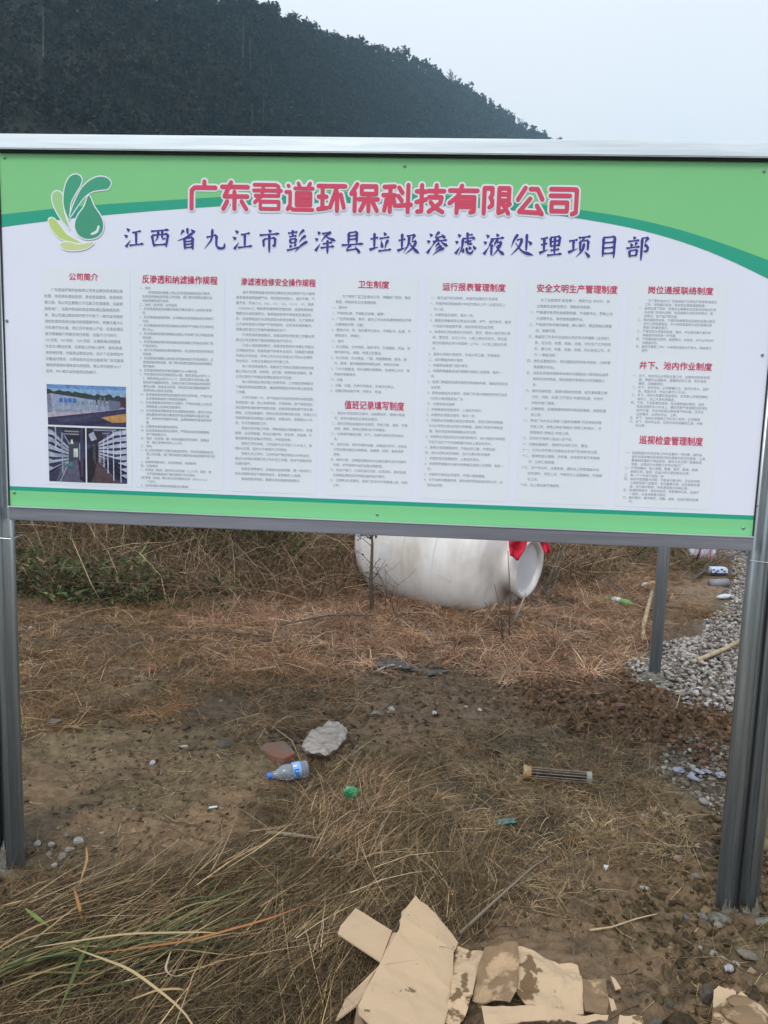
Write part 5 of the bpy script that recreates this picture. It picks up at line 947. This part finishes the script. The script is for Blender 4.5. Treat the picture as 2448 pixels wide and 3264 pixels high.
def on_label(us, col, nm):                       # strokes drawn on the curved label
    m = MB(off); A = Vector(axv); U = A.cross(Vector((0, 0, 1))).normalized(); Vv = A.cross(U)
    camd = Vector((CAM - a).tolist()).normalized(); base_ang = math.atan2(camd.dot(Vv), camd.dot(U)); sgn = 1
    o_ = Vector(a.tolist())
    def P_(t, ang, rr): return o_ + A * (t * s_) + (U * math.cos(base_ang + ang) + Vv * math.sin(base_ang + ang)) * rr * s_
    for (t0_, a0_), (t1_, a1_), w_ in us:
        n = 5
        for k in range(n):
            f0, f1 = k / n, (k + 1) / n; ta, tb = t0_ + (t1_ - t0_) * f0, t0_ + (t1_ - t0_) * f1; aa, ab = a0_ + (a1_ - a0_) * f0, a0_ + (a1_ - a0_) * f1
            if abs(t1_ - t0_) > abs(a1_ - a0_) * .036: m.poly([P_(ta, aa - w_ / .036 / 2, .0374 * RS), P_(tb, ab - w_ / .036 / 2, .0374 * RS), P_(tb, ab + w_ / .036 / 2, .0374 * RS), P_(ta, aa + w_ / .036 / 2, .0374 * RS)])
            else: m.poly([P_(ta - w_ / 2, aa, .0374 * RS), P_(ta + w_ / 2, aa, .0374 * RS), P_(tb + w_ / 2, ab, .0374 * RS), P_(tb - w_ / 2, ab, .0374 * RS)])
    return m.build(nm, col, bot)
M_navy = mat('navy_ink', srgb(30, 40, 130), .4); M_redink = mat('red_ink', srgb(200, 60, 70), .4); M_whiteink = mat('white_ink', (.75, .75, .78), .4)
# letters U and S set along the bottle, read across the label
on_label([((.142, -.05), (.165, -.05), .004), ((.142, -.05), (.142, .32), .004), ((.142, .32), (.165, .32), .004), ((.148, .5), (.148, .8), .004), ((.158, .5), (.158, .8), .004), ((.168, .5), (.168, .8), .004), ((.148, .5), (.158, .5), .004), ((.158, .8), (.168, .8), .004)], M_navy, 'label_letters')
on_label([((.138, -.62), (.158, -.62), .014)], M_whiteink, 'label_patch'); 
on_label([((.140, -.78), (.156, -.78), .0045)], M_redink, 'label_mark')
# green and teal scraps
p = on(1120, 2545); m = MB(p); m.blob(p + np.array([0, 0, .018]), (.034, .028, .034), 3, .5, 33); solo(m, 'plastic_scrap', M_green, 'crumpled bright green plastic scrap in the straw', 'plastic scrap')
p = on(1618, 2620)
m = MB(p); q = [on(1586, 2628, .012), on(1588, 2610, .02), on(1640, 2606, .022), (on(1644, 2620, .012))]; m.poly(q); m.poly([v_ - np.array([0, 0, .004]) for v_ in q][::-1])
for i in range(4): m.poly([q[i], q[(i + 1) % 4], q[(i + 1) % 4] - np.array([0, 0, .004]), q[i] - np.array([0, 0, .004])])
solo(m, 'foil_scrap', M_teal, 'small flat teal wrapper scrap on muddy grass', 'wrapper')
a, b = on(666, 2575, .006), on(692, 2571, .006); m = MB(a); m.tube([a, b], .0042, 10); solo(m, 'cigarette_butt', M_paper, 'white cigarette butt on bare mud left of the straw', 'cigarette')
p = on(1932, 2762); m = MB(p); q = [on(1924, 2756, .01), on(1941, 2758, .01), on(1930, 2774, .004)]; m.poly(q); m.poly([v_ - np.array([0, 0, .003]) for v_ in q][::-1]); [m.poly([q[i], q[(i + 1) % 3], q[(i + 1) % 3] - np.array([0, 0, .003]), q[i] - np.array([0, 0, .003])]) for i in range(3)]
solo(m, 'paper_scrap', M_paper, 'tiny white triangular scrap on mud left of the right posts', 'paper scrap')
# filter cage
a, b = on(1668, 2462, .03), on(1886, 2480, .03); axv = (b - a) / np.linalg.norm(b - a); Lf = np.linalg.norm(b - a)
fc = empty('filter_cage', a - np.array([0, 0, .03]), 'slatted plastic filter tube with tan and grey end rings', 'filter tube'); off = np.array(fc.location)
MB(off).lathe([(0, .026), (0, .032), (.004, .0335), (.03, .031), (.034, .029), (.034, .022), (.002, .022), (0, .026)], a, axv, 24).build('end_ring', M_filtertan, fc, True)
MB(off).lathe([(Lf - .024, .022), (Lf - .024, .027), (Lf - .004, .028), (Lf, .026), (Lf, .0), ], a, axv, 24).build('end_ring', M_filtergrey, fc, True)
A = Vector(axv.tolist()); U = A.cross(Vector((0, 0, 1))).normalized(); Vv = A.cross(U); bar_me = None
for k in range(12):
    an = k * math.pi / 6; e = np.array((U * math.cos(an) + Vv * math.sin(an))[:]); m = MB(off)
    m.tube([a + axv * .03 + e * .027, a + axv * Lf * .5 + e * .0245, a + axv * (Lf - .02) + e * .0245], .0026, 5); m.build('slat', M_filterbar, fc)
MB(off).lathe([(.03, .010), (Lf - .02, .010)], a, axv, 10).build('core', M_dark, fc)
# half buried grey lid with pale rim
p = on(1248, 2125); dd = np.linalg.norm(p - CAM)
lid = empty('rubber_lid', p, 'half buried dark grey rubber lid with a pale curved rim', 'lid')
MB(p).blob(p + np.array([.02, .03, .005]), (.13, .05, .035), 3, .3, 8).build('dome', M_rubber, lid, True)
arc = [on(1196 + 90 * t, 2142 - 22 * math.sin(t * 2.4) , .02 + .02 * math.sin(t * 3)) for t in np.linspace(0, 1, 9)]
MB(p).tube(arc, .006, 6).build('rim', mat('pale_rim', (.36, .36, .34), .6), lid, True)
m = MB(p); g5 = np.random.default_rng(9)
for k in range(9):
    q = on(1300 + g5.uniform(-10, 110), 2130 + g5.uniform(-14, 16), .01); m.blob(q, (.045, .03, .014), 1, .5, k + 60)
m.build('torn_scraps', M_rubber, lid)

# ------------------------------------------------------------------ sticks and twigs
def stick(pts_, rad, mt, label, name='stick', cat='stick', hug=False, taper=.6):
    q = [on(a_, b_, l_) for a_, b_, l_ in pts_]; m = MB(q[0]); m.tube(q, list(np.linspace(rad, rad * taper, len(q))), 7); return solo(m, name, mt, label, cat, None, True)
def up_stick(px, py, ptx, pty, dlean, rad, mt, label, name='twig', cat='twig', side=0, ydep=None):
    a = aty(px, py, ydep) if ydep else on(px, py)
    if ydep: a[2] = hz(a[0], a[1])
    t = aty(ptx, pty, a[1] + dlean); m = MB(a); mid = (a + t) / 2 + np.array([.012, 0, 0]); m.tube([a - np.array([0, 0, .05]), mid, t], [rad, rad * .8, rad * .5], 6)
    g = np.random.default_rng(int(px))
    for k in range(side):
        s_ = g.uniform(.3, .95); q0 = a + (t - a) * s_; d_ = np.array([g.uniform(-1, 1), g.uniform(-.5, .5), g.uniform(.2, .9)]) * g.uniform(.06, .18); m.tube([q0, q0 + d_ * .6, q0 + d_ + np.array([0, 0, .02])], [rad * .4, rad * .3, rad * .2], 4)
    return solo(m, name, mt, label, cat, None, True)
# weed with withered leaves in front of the tank
a = aty(1190, 1905, 3.52); a[2] = hz(a[0], a[1]); t = aty(1183, 1640, a[1] + .02); weed = empty('withered_weed', a, 'tall dark withered weed standing before the left end of the tank', 'weed')
m = MB(a); m.tube([a - np.array([0, 0, .1]), a + (t - a) * .35 + np.array([-.01, 0, 0]), a + (t - a) * .7 + np.array([.005, 0, 0]), t], [.017, .014, .010, .007], 7)
g = np.random.default_rng(77); tips = []
for k in range(20):
    s_ = g.uniform(.1, .95); q0 = a + (t - a) * s_; sx = -1 if g.random() < .62 else 1; d_ = np.array([sx * g.uniform(.05, .17), g.uniform(-.08, .06), g.uniform(-.02, .12)]); m.tube([q0, q0 + d_ * .5 + np.array([0, 0, .015]), q0 + d_], [.0035, .0025, .0015], 4); tips += [q0 + d_ * u_ for u_ in (.4, .6, .8, 1)]
m.build('stem', M_bark, weed, True)
tips = np.array(tips) + g.normal(size=(len(tips), 3)) * .012; V_, F_ = leaf_cards(tips - a, g.uniform(.006, .015, len(tips)), g); link('leaves', mesh_np('leaves', V_, F_, [M_leafdark]), weed)
up_stick(1275, 1888, 1195, 1805, .05, .006, M_bark, 'thin dark twig leaning left from the weed before the tank', side=4, ydep=3.42)
up_stick(1228, 1870, 1229, 1815, 0, .004, M_bark, 'short upright twig right of the withered weed', side=4, ydep=3.5)
up_stick(1262, 1880, 1266, 1855, 0, .004, M_bark, 'low brushy twig at the tank belly', side=5, ydep=3.45)
up_stick(1628, 1945, 1619, 1755, .0, .0055, M_bark, 'thin upright stem crossing the tank neck', side=0, ydep=3.02)
up_stick(1612, 1950, 1576, 1862, -.05, .006, M_bark, 'slanting dark twig below the tank neck', side=3, ydep=3.0)
up_stick(1620, 1948, 1545, 1920, .0, .006, M_bark, 'low twig slanting left below the tank neck', side=3, ydep=3.0)
up_stick(1634, 1948, 1676, 1890, .02, .011, mat('grey_branch', (.3, .27, .25), .8), 'short pale grey branch propping the tank mouth', name='branch', cat='branch', ydep=3.35)
up_stick(1715, 1925, 1800, 1722, .3, .02, M_bark, 'thick dark branch leaning up right behind the tank mouth', name='branch', cat='branch', side=5, ydep=4.3)
up_stick(1735, 1935, 1785, 1815, .3, .009, M_bark, 'thinner grey branch right of the leaning thick one', name='branch', cat='branch', side=4, ydep=4.1)
up_stick(1700, 1950, 1760, 1875, .2, .006, M_bark, 'small branch at the foot of the leaning ones', name='branch', cat='branch', side=4, ydep=3.9)
stick([(1800, 1795, .1), (1900, 1842, .06), (1995, 1893, .04), (2058, 1928, .03), (2180, 1938, .02)], .013, M_bark, 'long dark branch lying diagonally behind the steel post', 'branch', 'branch')
stick([(1935, 1845, .05), (1990, 1885, .05), (2010, 1918, .02)], .007, M_bark, 'thin forked twig beside the green bottle')
p0 = [(2078, 1886, .03), (2062, 1950, .05), (2050, 2000, .04), (2050, 2038, .02)]
stick(p0, .018, M_wood, 'pale peeled stick curving down left of the steel post', taper=1.0)
stick([(2206, 2110, .02), (2270, 2085, .05), (2310, 2068, .05), (2400, 2020, .06)], .015, M_wood, 'thick tan stick lying across the gravel bed', taper=1.0)
stick([(2208, 1848, .03), (2270, 1800, .10), (2380, 1752, .1)], .014, M_bark, 'dark stick leaning over the far gravel')
stick([(2230, 1830, .03), (2265, 1790, .14), (2290, 1752, .22)], .012, M_bark, 'dark stick standing against the white striped sack')
stick([(1710, 2070, .02), (1820, 2068, .02)], .008, M_bark, 'short straight stick lying in the reddish grass')
stick([(850, 2655, .02), (930, 2660, .04), (1035, 2676, .02)], .009, mat('weathered_stick', (.24, .19, .13), .85), 'flat weathered stick end in the straw below the green scrap')
stick([(1465, 2975, .03), (1590, 2860, .05), (1700, 2762, .03), (1765, 2722, .02)], .0048, mat('grey_twig', (.2, .16, .12), .85), 'long thin grey stick rising right from the cardboard')
stick([(1880, 2965, .015), (1950, 2955, .02), (2030, 2928, .025), (2098, 2912, .02)], .0035, M_wood, 'thin pale straw with a bent end on the mud')
stick([(340, 2810, .02), (420, 2838, .02), (500, 2842, .015)], .006, mat('dull_twig', (.17, .14, .1), .85), 'short dull twig on soil below the left stones')
stick([(1050, 2700, .05), (1100, 2760, .03), (1210, 2860, .02)], .005, M_bark, 'thin dark twig running down through the straw')
stick([(840, 2295, .01), (930, 2360, .02), (965, 2440, .015)], .003, M_wood, 'thin pale stalk left of the red tile')
stick([(1345, 2165, .01), (1395, 2190, .012), (1430, 2208, .01)], .005, M_bark, 'short brown twig on bare mud below the rubber lid')
stick([(1220, 2265, .02), (1270, 2220, .02), (1300, 2330, .01)], .0035, M_bark, 'forked thin twig on the bare mud right of the bundle')
stick([(1590, 2180, .02), (1612, 2140, .05)], .006, M_wood, 'short pale stub of stalk on the edge of bare mud')
stick([(2155, 2260, .02), (2168, 2214, .05)], .005, M_wood, 'pale stalk standing in the red soil')
stick([(720, 1780, .1), (800, 1750, .2), (870, 1700, .4)], .006, M_wood, 'pale bent stalk in the bank grass left of the tank', taper=.4)
stick([(330, 1935, .03), (290, 1860, .3), (230, 1720, .55)], .006, M_wood, 'long straight pale stalk leaning left on the bank', taper=.4)
stick([(900, 1990, .05), (1050, 1960, .06), (1200, 1962, .04)], .008, M_bark, 'dark fallen branch lying through the reddish grass', 'branch', 'branch')
stick([(560, 2020, .03), (700, 2010, .05), (860, 2030, .03)], .007, M_bark, 'long dark twig lying in grass left of centre')
stick([(800, 2140, .02), (880, 2126, .03)], .012, M_wood, 'short pale stem piece in the grass at centre left')

# ------------------------------------------------------------------ far litter
a, b = on(1930, 1908, .03), on(2008, 1926, .03); axv = (b - a) / np.linalg.norm(b - a); Lg = np.linalg.norm(b - a)
gb = empty('drink_bottle', a - np.array([0, 0, .03]), 'green soft drink bottle lying in dead grass left of the steel post', 'bottle'); off = np.array(gb.location)
MB(off).lathe([(0, 0), (0, .014), (.03, .014), (.03, .010)], a, axv, 16).build('cap', mat('lime_cap', srgb(120, 180, 60), .4), gb)
MB(off).lathe([(.03, .012), (.05, .018), (.08, .03), (Lg * .36, .033), (Lg * .9, .033), (Lg, .028), (Lg, 0)], a, axv, 20).build('bottle_body', mat('green_pet', srgb(70, 150, 70), .3, var=srgb(110, 170, 90), vscale=20), gb, True)
MB(off).lathe([(Lg * .38, .0342), (Lg * .66, .0342)], a, axv, 20).build('label_band', M_paper, gb, True)
a, b = on(2050, 1863, .02), on(2086, 1858, .02); yt = empty('marker_tube', a - np.array([0, 0, .02]), 'short yellow and white tube just left of the steel post', 'tube'); off = np.array(yt.location)
MB(off).tube([a, a + (b - a) * .45], .016, 10).build('white_end', M_paper, yt); MB(off).tube([a + (b - a) * .46, b + (b - a) * .3], .019, 10).build('yellow_end', mat('yellow_plastic', srgb(200, 175, 80), .5), yt)
# striped sack
p = on(2240, 1796); sk = empty('woven_sack', p, 'white woven sack with a pink stripe standing at the far end', 'sack')
wv = 60 / F_PX * np.linalg.norm(p - CAM); m = MB(p)
m.box(p + np.array([wv * .05, .12, .18]), (wv * 1.25, .22, .42), bevel=.05)
bmesh.ops.subdivide_edges(m.bm, edges=list(m.bm.edges), cuts=3, use_grid_fill=True)
for vtx in m.bm.verts: vtx.co += Vector((math.sin(vtx.co.z * 22 + vtx.co.y * 9), math.sin(vtx.co.x * 25 + vtx.co.z * 14), 0)) * .012
m.build('sack_body', mat('sack_white', (.68, .66, .76), .6, var=(.5, .47, .56), vscale=9), sk, True)
for dx, w_ in ((-.045, .012), (.075, .008)): MB(p).box(p + np.array([dx, -.004, .18]), (w_, .012, .39)).build('stripe', M_pink, sk)
# package
p = on(2288, 1832); pk = empty('blue_white_packet', p, 'small blue and white packet lying on the far gravel', 'packet')
MB(p).box(p + np.array([0, .03, .035]), (.19, .10, .075), rz=.15, bevel=.012).build('carton', mat('packet_white', srgb(205, 215, 235), .5), pk)
for dx, dz in ((-.055, .055), (-.01, .045), (.03, .06), (.06, .04), (-.03, .03)): MB(p).box(p + np.array([dx, -.0235 + dx * .15, dz]), (.022, .004, .014), rz=.15).build('printed_mark', mat('packet_mark', srgb(60, 80, 130), .5), pk)
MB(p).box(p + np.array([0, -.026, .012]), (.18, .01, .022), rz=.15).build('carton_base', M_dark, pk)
# grey pipe
a, b = on(2262, 1860, .03), on(2320, 1858, .03); m = MB(a); m.tube([a, b], .042, 16); solo(m, 'plastic_pipe', M_pvc, 'short piece of grey plastic pipe on the far gravel', 'pipe', None, True)
p = on(2312, 1906); m = MB(p); m.blob(p + np.array([0, 0, .015]), (.075, .03, .018), 2, .5, 71, .3); solo(m, 'white_rag', mat('pale_rag', (.55, .57, .62), .8), 'crumpled pale blue rag at the left edge of the gravel', 'rag')
p = on(2290, 2480); m = MB(p)
for k, (dx, dy) in enumerate(((-.15, .03), (-.1, .0), (-.06, .02), (-.02, .03), (.03, .01), (-.11, -.04))): m.blob(p + np.array([dx - .02, dy, .014]), (.03, .016, .008), 2, .7, 80 + k, k)
solo(m, 'plastic_film', mat('blue_film', srgb(120, 122, 140), .3, var=srgb(160, 160, 170), vscale=40), 'torn bluish plastic film strewn over the gravel patch', 'plastic film')

# ------------------------------------------------------------------ cardboard
def sheet(parent, off, pts_, name, mt, th=.0045, cuts=4, wob=.004, seed=0):
    m = MB(off); q = [at(a_, b_, z_) for a_, b_, z_ in pts_]; vs = [m.bm.verts.new(Vector((v_ - off).tolist())) for v_ in q]; fc_ = m.bm.faces.new(vs)
    bmesh.ops.triangulate(m.bm, faces=[fc_], quad_method='BEAUTY', ngon_method='BEAUTY')
    for _ in range(cuts): bmesh.ops.subdivide_edges(m.bm, edges=[e for e in m.bm.edges if e.calc_length() > .02], cuts=1); bmesh.ops.triangulate(m.bm, faces=m.bm.faces)
    for vtx in m.bm.verts:
        c_ = vtx.co + Vector(off.tolist()); vtx.co.z += wob * 2 * (float(fbm(np.array([c_.x]), np.array([c_.y]), .09, 150 + seed, 3)[0]) - .5)
    bmesh.ops.recalc_face_normals(m.bm, faces=m.bm.faces)
    if sum((f_.normal.z for f_ in m.bm.faces)) < 0: bmesh.ops.reverse_faces(m.bm, faces=m.bm.faces)
    o = m.build(name, mt, parent, False, False); md = o.modifiers.new('thickness', 'SOLIDIFY'); md.thickness = th; md.offset = -1; return o
def jag(p0, p1, n, amp, g):                       # torn edge
    out = []
    for k in range(n):
        t = k / n; out.append((p0[0] + (p1[0] - p0[0]) * t + g.uniform(-amp, amp), p0[1] + (p1[1] - p0[1]) * t + g.uniform(-amp, amp), p0[2] + (p1[2] - p0[2]) * t))
    out[0] = p0; return out
gj = np.random.default_rng(4)
p = on(1400, 3150); cb = empty('cardboard_box', p, 'torn flattened cardboard box with muddy flaps at the bottom middle', 'cardboard box')
sheet(cb, p, [(1085, 2952, .13), (1133, 2893, .13), (1250, 2966, .10), (1213, 3064, .10), (1077, 2975, .13)], 'flap', M_card, seed=1, wob=.002)
sheet(cb, p, jag((1325, 2858, .15), (1283, 2900, .15), 4, 3, gj) + jag((1283, 2900, .15), (1264, 2982, .11), 6, 3, gj) + [(1252, 2968, .10), (1213, 3066, .10), (1141, 3206, .09), (1145, 3230, .09), (1240, 3330, .07), (1400, 3330, .05), (1441, 3166, .05), (1446, 3036, .06), (1460, 3003, .06)] + jag((1460, 3003, .06), (1390, 2919, .10), 4, 3, gj) + jag((1390, 2919, .10), (1325, 2858, .15), 4, 4, gj), 'main_panel', M_cardspot, seed=2, wob=.010)
sheet(cb, p, [(1206, 3080, .09), (1100, 3185, .04), (1070, 3252, .02), (1140, 3200, .07), (1210, 3085, .088)], 'side_flap', M_card, seed=3, wob=.002)
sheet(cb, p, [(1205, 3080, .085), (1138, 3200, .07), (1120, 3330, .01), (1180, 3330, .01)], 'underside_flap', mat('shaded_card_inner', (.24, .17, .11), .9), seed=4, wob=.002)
sheet(cb, p, [(1446, 3036, .055), (1460, 3001, .06), (1500, 3012, .055), (1546, 3026, .05), (1520, 3100, .05), (1506, 3180, .05), (1490, 3230, .035), (1430, 3330, .03), (1400, 3330, .03), (1438, 3166, .045)], 'creased_joint', M_cardmud, seed=5, wob=.04)
sheet(cb, p, [(1544, 3024, .075), (1600, 3006, .10), (1650, 3008, .10), (1656, 3050, .085), (1648, 3150, .065), (1625, 3205, .04), (1560, 3188, .045), (1506, 3178, .04), (1520, 3100, .05)], 'wet_panel', M_cardwet, seed=6, wob=.036)
sheet(cb, p, [(1652, 3008, .06), (1740, 3042, .05)] + jag((1740, 3042, .05), (1842, 3068, .03), 5, 4, gj) + [(1842, 3068, .03), (1854, 3110, .03), (1861, 3225, .02), (1810, 3212, .035), (1760, 3200, .04), (1680, 3190, .045), (1645, 3150, .05)], 'muddy_panel', M_cardmud, seed=7, wob=.034)
sheet(cb, p, [(1534, 3208, .05), (1600, 3196, .06), (1720, 3212, .065), (1810, 3225, .06), (1900, 3226, .05), (1940, 3232, .04)] + jag((1936, 3246, .04), (1760, 3252, .05), 14, 3, gj) + jag((1760, 3252, .05), (1740, 3262, .05), 2, 2, gj) + jag((1740, 3256, .05), (1530, 3266, .05), 14, 3, gj), 'corrugated_strip', M_cardspot, seed=8, wob=.02)
sheet(cb, p, [(1520, 3272, .02), (1760, 3262, .02), (1950, 3252, .02), (1960, 3360, .01), (1500, 3360, .01)], 'gap_shade_sheet', mat('gap_shade_brown', (.10, .07, .05), .7), seed=9)  # dark sheet painted as the shade in the gap beneath the strip
sheet(cb, p, jag((1850, 3120, .03), (1930, 3110, .03), 3, 5, gj) + [(1930, 3110, .025), (1942, 3180, .02), (1935, 3225, .02), (1865, 3222, .02)], 'sunken_panel', M_cardwet, seed=10, wob=.03)
sheet(cb, p, jag((1946, 3112, .035), (1972, 3126, .035), 3, 3, gj) + jag((1980, 3150, .03), (1950, 3160, .03), 3, 3, gj), 'torn_bit', M_card, seed=11)
sheet(cb, p, jag((1940, 3178, .035), (1964, 3192, .035), 3, 3, gj) + jag((1966, 3216, .03), (1940, 3222, .03), 3, 3, gj), 'torn_bit', M_card, seed=12)
sheet(cb, p, jag((1975, 3235, .03), (2060, 3236, .03), 5, 5, gj) + [(2065, 3330, .02), (1960, 3330, .02)], 'torn_bit', M_cardmud, seed=13)
p = on(2350, 3210); cr_ = empty('cardboard_piece', p, 'torn muddy cardboard piece in the bottom right corner', 'cardboard')
sheet(cr_, p, [(2275, 3162, .04)] + jag((2290, 3150, .05), (2336, 3160, .05), 4, 4, gj) + [(2345, 3168, .05), (2352, 3200, .05), (2330, 3330, .03), (2262, 3330, .03), (2270, 3240, .04)], 'brown_half', M_cardmud, seed=21, wob=.014)
sheet(cr_, p, [(2350, 3176, .055)] + jag((2362, 3164, .06), (2450, 3222, .05), 6, 4, gj) + [(2470, 3250, .05), (2480, 3330, .03), (2330, 3330, .035), (2345, 3240, .05)], 'pale_half', M_cardspot, seed=22, wob=.01)
MB(p).blob(at(2368, 3196, .062), (.035, .026, .010), 3, .35, 91).build('mud_lump', M_cardwet, cr_, True)
MB(p).blob(at(2385, 3240, .062), (.060, .032, .010), 3, .35, 92).build('mud_lump', M_cardwet, cr_, True)

# ------------------------------------------------------------------ air
hzm = bpy.data.materials.new('thin_haze'); hzm.use_nodes = True; n_ = hzm.node_tree; n_.nodes.clear()
pv = n_.nodes.new('ShaderNodeVolumePrincipled'); pv.inputs['Density'].default_value = .00112; pv.inputs['Color'].default_value = (.52, .80, 1, 1); pv.inputs['Anisotropy'].default_value = .2
oo = n_.nodes.new('ShaderNodeOutputMaterial'); n_.links.new(pv.outputs[0], oo.inputs['Volume'])
o = MB().box((0, 325, 77), (1400, 1300, 158)).build('haze', hzm); tag(o, kind='stuff')
